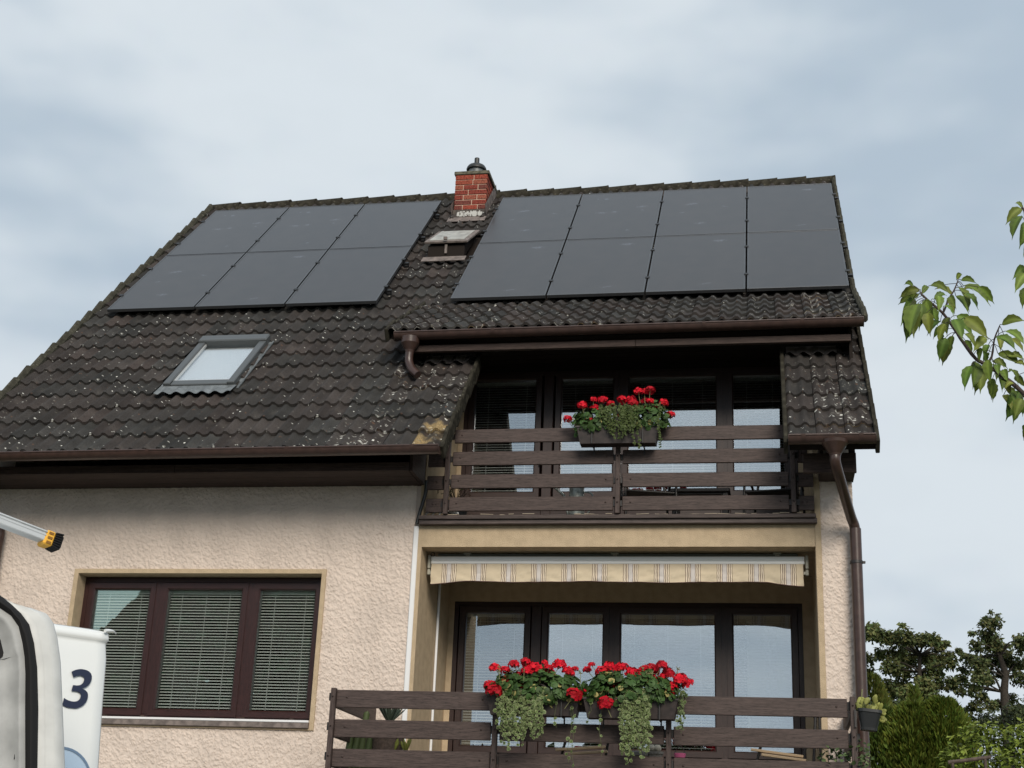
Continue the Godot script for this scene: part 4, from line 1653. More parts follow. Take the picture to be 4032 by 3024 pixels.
# a flat oval cactus pad or leaf, thick in the middle
func pad(g: Geo, base: Vector3, tip: Vector3, wide: float, thick: float, face: Vector3, c: Color) -> void:
	g.col = c
	var ax := tip - base
	var l := ax.length()
	ax = ax / l
	var side := ax.cross(face).normalized()
	var nn := side.cross(ax)
	var rows := []
	for i in 7:
		var t := i / 6.0
		var w := wide * sqrt(maxf(0.0, 1.0 - pow(absf(t - 0.55) / 0.58, 2.2))) * 0.5
		if i == 6:
			w = 0.002
		var row := PackedVector3Array()
		for k in 9:
			var a := TAU * k / 8
			row.append(base + ax * (l * t) + side * (cos(a) * w) + nn * (sin(a) * minf(w, thick)))
		rows.append(row)
	g.sheet(rows, Vector2(1, 1), Vector2.ZERO, true, true)

func balcony_things() -> void:
	# watering can
	var w := thing("watering_can", "pale zinc watering can standing on the upper balcony floor", "watering can", Vector3(-1.735, 4.692, -12.6))
	var b := Geo.new()
	b.lathe(Transform3D(), [Vector2(0.0, 0.0), Vector2(0.078, 0.0), Vector2(0.080, 0.012), Vector2(0.068, 0.36), Vector2(0.071, 0.368), Vector2(0.066, 0.368), Vector2(0.060, 0.34)], 24)
	put("body", b, M.zinc, w, true)
	var s := Geo.new()
	s.tube([Vector3(-0.06, 0.07, 0), Vector3(-0.12, 0.30, 0.0), Vector3(-0.205, 0.372, 0.01)], [0.018, 0.014, 0.011], 10)
	s.lathe(Transform3D(Basis(Vector3(0, 0, 1), 0.9), Vector3(-0.20, 0.368, 0.01)), [Vector2(0.011, 0), Vector2(0.024, 0.03), Vector2(0.0, 0.034)], 12)
	put("spout", s, M.zinc, w, true)
	var h := Geo.new()
	h.tube(smooth_path([Vector3(0.066, 0.33, 0), Vector3(0.14, 0.31, 0), Vector3(0.15, 0.2, 0), Vector3(0.078, 0.09, 0)], 5), [0.008], 8)
	put("handle", h, M.zinc, w, true)
	# table and chairs
	var t := thing("balcony_table", "dark metal table between the two chairs on the upper balcony", "table", Vector3(-0.60, 4.692, -12.68))
	for sx in [-0.225, 0.225]:
		for sz in [-0.12, 0.12]:
			var l := Geo.new()
			l.bx(sx - 0.028, sx + 0.028, 0, 0.30, sz - 0.028, sz + 0.028, 0.006)
			put("leg", l, M.steel, t, true)
	var tp := Geo.new()
	tp.bx(-0.27, 0.27, 0.30, 0.335, -0.17, 0.17, 0.008)
	tp.bx(-0.22, 0.22, 0.285, 0.30, -0.14, 0.14)
	put("table_top", tp, M.steel, t, true)
	chair("balcony_chair", "dark metal chair left of the low table on the upper balcony", Vector3(-1.08, 4.692, -12.58), 0.25)
	chair("balcony_chair", "dark metal chair right of the low table on the upper balcony", Vector3(0.06, 4.692, -12.58), -0.2)
	# dry twiggy plant at the left end
	var dp := thing("potted_plant", "half dry twiggy plant in a dark pot at the left end of the upper balcony", "plant", Vector3(-2.86, 4.692, -12.55))
	var pg := Geo.new()
	pot_shape(pg, Vector3.ZERO, 0.09, 0.12, 0.2)
	put("pot", pg, M.black_plastic, dp, true)
	var tw := Geo.new()
	var lf := Geo.new()
	for k in 22:
		var a := rng.randf_range(0, TAU)
		var l := rng.randf_range(0.12, 0.26)
		var p1 := Vector3(cos(a) * l * 0.6, 0.22 + rng.randf_range(0.10, 0.18), sin(a) * l * 0.4)
		var p2 := Vector3(cos(a) * l, 0.24 + rng.randf_range(0.04, 0.15), sin(a) * l * 0.5)
		tw.tube([Vector3(0, 0.2, 0), p1, p2], [0.003, 0.002, 0.0012], 5)
		for q in 5:
			lf.col = Color(0.05, 0.06, 0.025) if rng.randf() < 0.6 else Color(0.09, 0.05, 0.025)
			leaf_bit(lf, p1.lerp(p2, rng.randf()), Vector3(rng.randf_range(-1, 1), rng.randf_range(-0.7, 0.5), rng.randf_range(-1, 1)), 0.035, 0.014)
	put("twigs", tw, M.bark, dp, true)
	stuff(put("leaves", lf, M.leaf, dp, true))

	# below: cacti and other plants behind the terrace railing
	var green := Color(0.07, 0.095, 0.04)
	var c1 := thing("cactus", "knobbly dark cactus in a pot at the left end of the terrace", "cactus", Vector3(-3.29, 2.02, -11.5), "potted plants on the terrace")
	var g1 := Geo.new()
	for k in 5:
		var x := -0.12 + k * 0.055
		var top := 0.60 + 0.24 * absf(sin(k * 2.1 + 0.6))
		g1.col = green * rng.randf_range(0.7, 1.1)
		g1.tube([Vector3(x * 0.4, 0.28, 0), Vector3(x, 0.45, 0.02), Vector3(x + 0.03, top, 0.02), Vector3(x + 0.04, top + 0.015, 0.02)], [0.022, 0.03, 0.026, 0.008], 9)
	put("stems", g1, M.leaf, c1, true)
	var gp := Geo.new()
	pot_shape(gp, Vector3.ZERO, 0.10, 0.14, 0.28)
	put("pot", gp, M.rust, c1, true)
	var c2 := thing("agave", "spiky agave in a tall pot behind the top boards of the terrace railing", "agave", Vector3(-3.08, 2.02, -11.5), "potted plants on the terrace")
	var g2 := Geo.new()
	for k in 13:
		var a := TAU * k / 13.0
		var up := 0.10 + 0.10 * absf(sin(k * 1.7))
		pad(g2, Vector3(0, 0.76, 0), Vector3(cos(a) * 0.13, 0.78 + up, sin(a) * 0.12), 0.034, 0.006, Vector3(0, 1, 0.3), Color(0.045, 0.06, 0.045) * rng.randf_range(0.7, 1.4))
	put("leaves", g2, M.leaf, c2, true)
	var gp2 := Geo.new()
	pot_shape(gp2, Vector3.ZERO, 0.11, 0.13, 0.74)
	put("pot", gp2, M.rust, c2, true)
	var which := ["leftmost", "middle", "rightmost"]
	for k in 3:
		var x: float = [-3.087, -3.012, -2.907][k]
		var s3 := thing("succulent", "yellow green succulent, %s of the three on the terrace near the white strip" % which[k], "succulent", Vector3(x, 2.02, -11.42), "potted plants on the terrace")
		var g3 := Geo.new()
		for j in 9:
			var a := rng.randf_range(0, TAU)
			pad(g3, Vector3(0, 0.53, 0), Vector3(cos(a) * 0.045, 0.60 + rng.randf() * 0.05, sin(a) * 0.035), 0.026, 0.007, Vector3(cos(a + 1.2), 0.2, sin(a + 1.2)), Color(0.17, 0.19, 0.045) * rng.randf_range(0.8, 1.2))
		put("leaves", g3, M.leaf, s3, true)
		var gp3 := Geo.new()
		pot_shape(gp3, Vector3.ZERO, 0.04, 0.05, 0.52)
		put("pot", gp3, M.concrete, s3, true)
	folding_chair("folded pale wooden slat chair behind the terrace railing under the flower boxes", Vector3(-1.50, 2.02, -11.48), 0.0, 0.08)
	folding_chair("folded pale wooden slat chair behind the terrace railing under the curtained pane", Vector3(0.03, 2.02, -11.48), 0.0, -0.11)
	# pot with two pale stones, shallow tray, pink dish
	var st := thing("stone_pot", "grey pot with two pale round stones beside the right middle post", "pot", Vector3(-0.911, 2.02, -11.45))
	var gs := Geo.new()
	pot_shape(gs, Vector3.ZERO, 0.05, 0.06, 0.565)
	put("pot", gs, M.concrete, st, true)
	for k in 2:
		var gb := Geo.new()
		var prof := []
		for i in 9:
			var a := lerpf(-PI / 2, PI / 2, i / 8.0)
			prof.append(Vector2(cos(a) * 0.030, sin(a) * 0.030))
		gb.lathe(Transform3D(Basis(Vector3(1, 0, 0), 0.4), Vector3(-0.022 + k * 0.046, 0.61, 0.02)), prof, 12)
		put("stone", gb, mat(lin(0.42, 0.40, 0.34), 0.9), st, true)
	var tr := thing("plant_tray", "shallow grey plastic tray left of the stone pot on the terrace", "tray", Vector3(-1.05, 2.02, -11.45))
	var gt := Geo.new()
	gt.bx(-0.09, 0.09, 0.545, 0.585, -0.06, 0.06, 0.008)
	put("tray", gt, M.concrete, tr, true)
	var gt2 := Geo.new()
	for sx in [-0.07, 0.07]:
		gt2.bx(sx - 0.01, sx + 0.01, 0, 0.544, -0.04, 0.04)
	put("stand", gt2, M.steel, tr, true)
	var pk := thing("pink_dish", "small pink hanging dish right of the right middle post", "dish", Vector3(-0.715, 2.02, -11.45))
	var gk := Geo.new()
	gk.lathe(Transform3D(Basis(), Vector3(0, 0.545, 0)), [Vector2(0, 0), Vector2(0.040, 0), Vector2(0.048, 0.03), Vector2(0.044, 0.032), Vector2(0.036, 0.012), Vector2(0, 0.01)], 18)
	put("dish", gk, mat(lin(0.62, 0.14, 0.30), 0.4), pk, true)
	var gw := Geo.new()
	gw.tube(smooth_path([Vector3(-0.044, 0.575, 0), Vector3(-0.02, 0.62, 0), Vector3(0.0, 0.635, 0), Vector3(0.02, 0.62, 0), Vector3(0.044, 0.575, 0)], 4), [0.003], 6)
	rod(gw, Vector3(0, 0.635, 0), Vector3(0.012, 0.68, 0), 0.003, 6)
	put("wire", gw, M.steel, pk, true)
	# black rod rack by the pier and a hook
	var rr := thing("plant_stand", "thin black rod stand behind the right end of the terrace railing", "plant stand", Vector3(0.33, 2.02, -11.5))
	var gr := Geo.new()
	rod(gr, Vector3(-0.06, 0, 0), Vector3(0.0, 0.885, 0), 0.012)
	rod(gr, Vector3(0.03, 0, 0), Vector3(0.03, 0.885, 0), 0.009)
	rod(gr, Vector3(-0.02, 0.885, 0), Vector3(0.05, 0.885, 0), 0.010)
	put("rods", gr, M.steel, rr, true)
	var ivy := thing("ivy", "green ivy climbing over the right end of the terrace railing", "ivy", Vector3(0.55, 2.02, -11.2))
	var gi := Geo.new()
	for k in 420:
		var u := rng.randf()
		var x := lerpf(-0.20, 0.16, u)
		var topy := 0.56 + 0.10 * sin(u * 3.0) + 0.06 * sin(u * 9.0)
		var p := Vector3(x, rng.randf_range(0.18, topy), rng.randf_range(-0.12, 0.30))
		var k2 := rng.randf_range(0.7, 1.4)
		gi.col = Color(0.055, 0.085, 0.03) * k2 if rng.randf() < 0.8 else Color(0.16, 0.19, 0.09)
		leaf_bit(gi, p, Vector3(rng.randf_range(-1, 1), rng.randf_range(-0.9, 0.3), rng.randf_range(-0.3, 1)), rng.randf_range(0.03, 0.05), rng.randf_range(0.025, 0.04))
	stuff(put("leaves", gi, M.leaf, ivy, true))
	var gst := Geo.new()
	for k in 6:
		rod(gst, Vector3(-0.1 + k * 0.05, 0.0, 0.1), Vector3(-0.15 + k * 0.06, 0.55, 0.12), 0.004, 5)
	put("stems", gst, M.bark, ivy, true)

# two triangles folded along the middle: a leaf of length l and width w at p pointing along d
func leaf_bit(g: Geo, p: Vector3, d: Vector3, l: float, w: float, face := Vector3.ZERO) -> void:
	d = d.normalized()
	if face == Vector3.ZERO:
		face = Vector3(rng.randf_range(-0.6, 0.6), rng.randf_range(0.1, 1), rng.randf_range(-0.2, 1))
	var s := d.cross(face)
	if s.length() < 0.01:
		s = d.cross(Vector3(1, 0, 0))
	s = s.normalized() * (w / 2)
	var nn := s.cross(d).normalized()
	var m := p + d * (l * 0.45) + nn * (w * 0.16)
	var tip := p + d * l
	g.tri(p, m + s, tip)
	g.tri(p, tip, m - s)

# a round cupped leaf; the rim in another colour when given
func disc_leaf(g: Geo, p: Vector3, face: Vector3, r: float, inner: Color, rim: Color) -> void:
	face = face.normalized()
	var u := face.cross(Vector3(0.3, 0.9, 0.2)).normalized()
	var w := face.cross(u)
	var a0 := rng.randf() * TAU
	g.col = inner
	var c := g.add(p - face * (r * 0.12), face, Vector2.ZERO)
	var inn := []
	var out := []
	for k in 7:
		var a := a0 + lerpf(0.25, TAU - 0.25, k / 6.0)
		var dd := u * cos(a) + w * sin(a)
		g.col = inner
		inn.append(g.add(p + dd * (r * 0.66), (face + dd * 0.2).normalized(), Vector2.ZERO))
		g.col = rim
		out.append(g.add(p + dd * (r * (1.0 if k % 2 else 0.9)) + face * (r * rng.randf_range(-0.1, 0.22)), (face + dd * 0.3).normalized(), Vector2.ZERO))
	for k in 6:
		g.idx.append_array(PackedInt32Array([c, inn[k + 1], inn[k], inn[k], inn[k + 1], out[k], out[k], inn[k + 1], out[k + 1]]))

# a geranium head: a dome of many small petals
func flower_head(seed_: int, deep: float) -> ArrayMesh:
	var r := RandomNumberGenerator.new()
	r.seed = seed_
	var g := Geo.new()
	for k in 30:
		# florets spread over the upper part of a ball of radius 1
		var y := 1.0 - 1.35 * (k + 0.5) / 30.0
		var a := k * 2.39996
		var q := sqrt(maxf(0, 1 - y * y))
		var d := Vector3(cos(a) * q, y * 0.75, sin(a) * q)
		var c := d * r.randf_range(0.78, 1.0)
		var f := (d + Vector3(r.randf_range(-0.35, 0.35), r.randf_range(-0.2, 0.4), r.randf_range(-0.35, 0.35))).normalized()
		var u := f.cross(Vector3(0.2, 1, 0.4)).normalized()
		var w := f.cross(u)
		var tone := r.randf_range(0.62, 1.15) * deep
		for p in 5:
			var b := TAU * p / 5.0 + r.randf() * 0.5
			var e := u * cos(b) + w * sin(b)
			var s := f.cross(e)
			g.col = Color(0.56 * tone, 0.008 * tone, 0.022 * tone)
			var m := c + e * 0.2 + f * 0.05
			var tip := c + e * 0.37 + f * r.randf_range(-0.04, 0.10)
			g.tri(c, m + s * 0.16, tip)
			g.tri(c, tip, m - s * 0.16)
	return g.mesh()

var head_meshes := []

func planter_box(label: String, x0: float, x1: float, y0: float, y1: float, z: float, group: String) -> Node3D:
	var o := thing("flower_box", label, "flower box", Vector3((x0 + x1) / 2, y0, z), group)
	var g := Geo.new()
	var hw := (x1 - x0) / 2
	var h := y1 - y0
	var t := 0.028
	# a trough that widens upwards, with a rim
	var prof := [[0.062, 0.0, t], [0.082, h, 0.0], [0.090, h, -0.008], [0.090, h + 0.014, -0.008], [0.078, h + 0.014, 0.004], [0.070, h - 0.02, 0.012]]
	for i in prof.size() - 1:
		var a: Array = prof[i]
		var b: Array = prof[i + 1]
		var pa := [Vector3(-hw + a[2], a[1], a[0]), Vector3(hw - a[2], a[1], a[0]), Vector3(hw - a[2], a[1], -a[0]), Vector3(-hw + a[2], a[1], -a[0])]
		var pb := [Vector3(-hw + b[2], b[1], b[0]), Vector3(hw - b[2], b[1], b[0]), Vector3(hw - b[2], b[1], -b[0]), Vector3(-hw + b[2], b[1], -b[0])]
		for k in 4:
			var n := (k + 1) % 4
			g.quad(pa[k], pa[n], pb[n], pb[k])
	g.quad(Vector3(-hw + t, 0, -0.062), Vector3(hw - t, 0, -0.062), Vector3(hw - t, 0, 0.062), Vector3(-hw + t, 0, 0.062))
	g.bx(-hw + 0.012, hw - 0.012, h - 0.03, h - 0.02, -0.068, 0.068)
	put("box", g, M.planter, o, true)
	for x in [-hw * 0.62, hw * 0.62]:
		var b := Geo.new()
		b.bx(x - 0.006, x + 0.006, -0.006, h + 0.018, 0.083, 0.094, 0.002)
		b.bx(x - 0.006, x + 0.006, -0.010, -0.004, -0.09, 0.094, 0.002)
		b.bx(x - 0.006, x + 0.006, h + 0.012, h + 0.02, -0.13, 0.094, 0.002)
		b.bx(x - 0.006, x + 0.006, -0.06, h + 0.018, -0.098, -0.09, 0.002)
		put("hanger", b, M.steel, o, true)
	return o

# the leafy mass of a geranium: an ellipsoid mound of round leaves with stalks under the heads
func geranium(label: String, c: Vector3, rx: float, ry: float, rz: float, leaves: int, heads: Array, group: String, low := -0.4) -> void:
	var o := thing("geranium", label, "geranium", c - Vector3(0, ry * 0.6, 0), group)
	var at := o.position
	var g := Geo.new()
	for k in leaves:
		var d := Vector3(rng.randf_range(-1, 1), rng.randf_range(low, 1), rng.randf_range(-1, 1))
		if d.length() > 1.0:
			d = d.normalized() * rng.randf_range(0.75, 1.0)
		var bump_ := 1.0 + 0.16 * sin(d.x * 9.0 + c.x * 7) + 0.1 * sin(d.x * 23.0)
		var p := c + Vector3(d.x * rx, d.y * ry * bump_, d.z * rz) - at
		var f := (d + Vector3(rng.randf_range(-0.5, 0.5), rng.randf_range(0.0, 0.9), rng.randf_range(-0.2, 0.8)))
		var t := rng.randf_range(0.65, 1.35)
		var col := Color(0.038 * t, 0.075 * t, 0.020 * t)
		if rng.randf() < 0.04:
			col = Color(0.30, 0.26, 0.10)
		disc_leaf(g, p, f, rng.randf_range(0.020, 0.033), col, col * 1.25)
	stuff(put("foliage", g, M.leaf, o, true))
	var st := Geo.new()
	for h in heads:
		var hp: Vector3 = h[0] - at
		rod(st, hp, Vector3(lerpf(hp.x, c.x - at.x, 0.25), hp.y - 0.10, hp.z * 0.7), 0.0028, 5)
		var m := piece("flower_head", head_meshes[h[2]], M.red, o, Transform3D())
		m.transform = Transform3D(Basis(Vector3(0, 1, 0), rng.randf() * TAU) * Basis(Vector3(1, 0, 0), rng.randf_range(0.0, 0.55)) * Basis.from_scale(Vector3.ONE * h[1] * 1.22), hp)
	# a few faded heads and buds
	for k in int(heads.size() / 3.0):
		var d := Vector3(rng.randf_range(-0.9, 0.9), 1.0, rng.randf_range(-0.3, 0.8))
		var p := c + Vector3(d.x * rx, ry * rng.randf_range(0.8, 1.15), d.z * rz) - at
		for j in 7:
			st.col = Color(1, 1, 1)
			rod(st, p, p + Vector3(rng.randf_range(-0.02, 0.02), rng.randf_range(-0.005, 0.024), rng.randf_range(-0.02, 0.02)), 0.0022, 4)
		rod(st, p, p - Vector3(0, 0.09, 0), 0.0022, 5)
	put("stalks", st, mat(lin(0.20, 0.20, 0.09), 0.8), o, true)

# strings of small variegated leaves hanging from top; each string ends at its own depth
func trailing(label: String, cat: String, x0: float, x1: float, top: float, z: float, strings: Array, per: int, size: float, inner: Color, rim: Color, group: String) -> void:
	var o := thing("trailing_plant", label, cat, Vector3((x0 + x1) / 2, top, z), group)
	var at := o.position
	var g := Geo.new()
	var st := Geo.new()
	for s in strings:
		var x: float = s[0]
		var yb: float = s[1]
		var pts := []
		var n := maxi(4, int((top - yb) / 0.05))
		var sway := rng.randf_range(-0.025, 0.025)
		for i in n + 1:
			var t := float(i) / n
			pts.append(Vector3(x + sway * t + 0.010 * sin(t * 9 + x * 40), lerpf(top + rng.randf_range(-0.02, 0.02), yb, t), z + 0.05 * sin(minf(t * 3.0, 1.5)) + rng.randf_range(-0.012, 0.012)) - at)
		st.tube(pts, [0.0014], 4, false)
		for i in n:
			for k in per:
				var p: Vector3 = pts[i].lerp(pts[i + 1], rng.randf()) + Vector3(rng.randf_range(-1, 1) * size * 0.85, rng.randf_range(-0.3, 0.5) * size, rng.randf_range(-0.6, 1) * size * 0.8)
				var t := rng.randf_range(0.75, 1.3)
				disc_leaf(g, p, Vector3(rng.randf_range(-0.8, 0.8), rng.randf_range(-0.3, 0.8), rng.randf_range(0.3, 1.2)), size * rng.randf_range(0.6, 1.1), inner * t, rim * t)
	put("stems", st, M.stem, o, true)
	stuff(put("leaves", g, M.leaf, o, true))

func flower_boxes() -> void:
	for k in 4:
		head_meshes.append(flower_head(900 + k, 1.0 if k < 2 else 0.72))
	var gu := "geraniums in the flower box of the upper balcony"
	planter_box("dark brown flower box hanging on the upper balcony railing", -1.655, -0.93, 5.285, 5.43, -12.0, "")
	# position (x, y) and radius of each head
	var hu := [[-1.745, 5.526, 0.036], [-1.613, 5.637, 0.038], [-1.516, 5.701, 0.028], [-1.499, 5.624, 0.038], [-1.428, 5.682, 0.038], [-1.365, 5.670, 0.030], [-1.446, 5.564, 0.038], [-1.605, 5.524, 0.028], [-1.553, 5.517, 0.030],
		[-1.258, 5.690, 0.040], [-1.176, 5.699, 0.038], [-1.160, 5.650, 0.040], [-1.190, 5.618, 0.030], [-1.110, 5.752, 0.036], [-1.007, 5.766, 0.038], [-1.059, 5.762, 0.030], [-1.089, 5.687, 0.022], [-1.056, 5.707, 0.022], [-1.007, 5.658, 0.030], [-1.037, 5.605, 0.033], [-0.971, 5.609, 0.033], [-0.895, 5.677, 0.038], [-0.834, 5.558, 0.038], [-1.274, 5.550, 0.020], [-1.144, 5.610, 0.026]]
	var left := []
	var right := []
	for h in hu:
		var e := [Vector3(h[0], h[1], -11.96 + rng.randf_range(-0.06, 0.05)), h[2], rng.randi_range(0, 1) if h[0] < -1.2 else rng.randi_range(0, 3)]
		if h[0] < -1.30:
			left.append(e)
		else:
			right.append(e)
	geranium("bright red geranium in the left half of the upper flower box", Vector3(-1.52, 5.49, -11.99), 0.20, 0.135, 0.13, 380, left, gu, -0.8)
	geranium("darker red geranium in the right half of the upper flower box", Vector3(-1.05, 5.52, -11.99), 0.23, 0.145, 0.13, 440, right, gu, -0.8)
	var su := []
	for k in 32:
		var u := rng.randf()
		su.append([lerpf(-1.45, -1.10, u), lerpf(5.50, 5.27, pow(rng.randf(), 0.6) * (1.0 - absf(u - 0.5) * 0.9))])
	su.append([-1.115, 5.215])
	su.append([-1.13, 5.24])
	su.append([-0.93, 5.22])
	trailing("small leaved green plant spilling from the middle of the upper flower box", "trailing plant", -1.5, -1.05, 5.63, -11.93, su, 6, 0.0125, Color(0.05, 0.075, 0.02), Color(0.10, 0.125, 0.045), "")
	# the two boxes below
	var gl := "geraniums in the flower boxes of the lower terrace"
	var gb := "dark brown flower boxes on the terrace railing"
	planter_box("left one of two dark brown flower boxes on the terrace railing", -2.135, -1.425, 2.795, 2.93, -10.86, gb)
	planter_box("right one of two dark brown flower boxes on the terrace railing", -1.395, -0.69, 2.785, 2.92, -10.86, gb)
	var hl := [[-2.098, 3.149, 0.039], [-1.951, 3.184, 0.036], [-2.017, 3.135, 0.036], [-1.992, 3.047, 0.039], [-2.122, 3.008, 0.050], [-2.069, 2.956, 0.052], [-1.935, 3.007, 0.020], [-1.876, 3.004, 0.024], [-1.845, 3.184, 0.035], [-1.851, 3.120, 0.035], [-1.776, 3.145, 0.048], [-1.809, 3.128, 0.043], [-1.741, 3.133, 0.035], [-1.913, 3.094, 0.033], [-1.705, 3.192, 0.022], [-1.670, 3.143, 0.033], [-1.657, 3.118, 0.030], [-1.598, 3.183, 0.045], [-1.531, 3.136, 0.039], [-1.501, 3.112, 0.030], [-1.469, 3.150, 0.022],
		[-1.385, 3.151, 0.028], [-1.344, 3.180, 0.022], [-1.264, 3.128, 0.045], [-1.211, 3.171, 0.039], [-1.120, 3.169, 0.043], [-1.188, 3.023, 0.040], [-1.126, 3.048, 0.034], [-1.311, 2.972, 0.022], [-1.386, 2.978, 0.016], [-1.456, 2.942, 0.052], [-1.223, 2.885, 0.050], [-1.041, 3.127, 0.043], [-0.983, 3.124, 0.035], [-0.942, 3.149, 0.045], [-0.881, 3.158, 0.045], [-0.987, 3.079, 0.048], [-0.807, 3.175, 0.039], [-0.770, 3.127, 0.043], [-0.745, 3.107, 0.030], [-0.803, 3.098, 0.026], [-0.860, 3.075, 0.039], [-1.048, 3.038, 0.018], [-0.847, 3.012, 0.043], [-0.778, 2.997, 0.048], [-0.733, 3.022, 0.045], [-0.672, 3.080, 0.045], [-0.623, 3.056, 0.042], [-0.745, 2.990, 0.043]]
	var l1 := []
	var l2 := []
	for h in hl:
		var e := [Vector3(h[0], h[1], -10.80 + rng.randf_range(-0.09, 0.03)), h[2], rng.randi_range(0, 1) if h[0] < -1.0 else rng.randi_range(0, 3)]
		if h[1] < 2.97:
			e[0].z = -10.72
			e[2] = 3
		if h[0] < -1.43:
			l1.append(e)
		else:
			l2.append(e)
	geranium("red geranium filling the left flower box on the terrace railing", Vector3(-1.76, 2.985, -10.83), 0.40, 0.15, 0.145, 900, l1, gl, -0.7)
	geranium("red geranium filling the right flower box on the terrace railing", Vector3(-1.05, 2.985, -10.83), 0.42, 0.15, 0.145, 960, l2, gl, -0.7)
	var inner := Color(0.085, 0.125, 0.04)
	var rim := Color(0.30, 0.335, 0.175)
	var gt := "variegated plants trailing from the terrace flower boxes"
	var s1 := []
	for k in 38:
		var u := rng.randf()
		s1.append([lerpf(-2.03, -1.69, u), rng.randf_range(2.60, 2.78)])
	for e in [[-1.955, 2.53], [-1.90, 2.56], [-1.83, 2.57], [-1.77, 2.62], [-1.99, 2.54]]:
		s1.append(e)
	trailing("wide mat of cream edged leaves hanging from the left terrace flower box", "trailing plant", -2.03, -1.69, 2.99, -10.77, s1, 3, 0.0165, inner, rim, gt)
	var s2 := []
	for k in 34:
		var u := rng.randf()
		s2.append([lerpf(-1.12, -0.90, u), rng.randf_range(2.50, 2.80)])
	for e in [[-1.03, 2.44], [-1.00, 2.46], [-0.96, 2.5], [-0.93, 2.53], [-1.05, 2.5]]:
		s2.append(e)
	trailing("narrow mat of cream edged leaves hanging from the right terrace flower box", "trailing plant", -1.12, -0.90, 3.0, -10.77, s2, 3, 0.0165, inner, rim, gt)
	trailing("two thin strings of leaves hanging between the terrace flower boxes", "trailing plant", -1.48, -1.25, 2.94, -10.79, [[-1.472, 2.43], [-1.476, 2.45], [-1.262, 2.50], [-1.33, 2.74], [-1.60, 2.70]], 1, 0.017, inner, rim, gt)
	trailing("short strand of leaves at the right end of the terrace flower boxes", "trailing plant", -0.70, -0.60, 3.0, -10.82, [[-0.67, 2.70], [-0.65, 2.68], [-0.63, 2.76], [-0.66, 2.74], [-0.68, 2.72]], 2, 0.017, inner * 0.8, rim * 0.7, gt)
	# yellow green cactus in its black pot on the outside of the right end post
	var pc := thing("hanging_cactus", "yellow green prickly cactus in a black pot outside the right terrace post", "cactus", Vector3(0.695, 2.75, -10.97))
	var g := Geo.new()
	var rows := []
	for i in 6:
		var y: float = [0.0, 0.02, 0.125, 0.128, 0.15, 0.15][i]
		var hx: float = [0.058, 0.060, 0.082, 0.090, 0.090, 0.078][i]
		var row := PackedVector3Array()
		for k in 25:
			var a := TAU * k / 24.0
			var sx := signf(cos(a)) * pow(absf(cos(a)), 0.45)
			var sz := signf(sin(a)) * pow(absf(sin(a)), 0.45)
			row.append(Vector3(sx * hx, y, sz * hx))
		rows.append(row)
	for i in 5:
		g.sheet([rows[i], rows[i + 1]], Vector2(1, 1), Vector2.ZERO, false, true)
	g.bx(-0.05, 0.05, 0.0, 0.004, -0.05, 0.05)
	g.bx(-0.07, 0.07, 0.135, 0.14, -0.07, 0.07)
	put("pot", g, M.black_plastic, pc, true).rotation.z = -0.09
	var cg := Geo.new()
	for k in 46:
		var b := Vector3(rng.randf_range(-0.075, 0.08), 0.14, rng.randf_range(-0.06, 0.06))
		var tip := b + Vector3(rng.randf_range(-0.03, 0.035), rng.randf_range(0.035, 0.07), rng.randf_range(-0.02, 0.03))
		if k % 4 == 0:
			b = tip
			tip = b + Vector3(rng.randf_range(-0.03, 0.03), rng.randf_range(0.03, 0.06), rng.randf_range(-0.02, 0.02))
		if k > 37:
			b = Vector3(0.07 + rng.randf() * 0.03, 0.16 - (k - 38) * 0.012, 0.03)
			tip = b + Vector3(rng.randf_range(0.01, 0.045), rng.randf_range(-0.05, 0.0), 0.02)
		pad(cg, b, tip, rng.randf_range(0.026, 0.036), 0.006, Vector3(rng.randf_range(-0.4, 0.4), 0.1, 1), Color(0.24, 0.25, 0.07) * rng.randf_range(0.7, 1.3))
	cg.col = Color(0.2, 0.2, 0.1)
	rod(cg, Vector3(-0.05, 0.14, 0), Vector3(-0.035, 0.30, 0), 0.005, 6)
	stuff(put("cactus_pads", cg, M.leaf, pc, true))
	var hk := Geo.new()
	hk.bx(-0.10, -0.088, 0.02, 0.15, -0.03, 0.03)
	put("holder", hk, M.steel, pc, true)

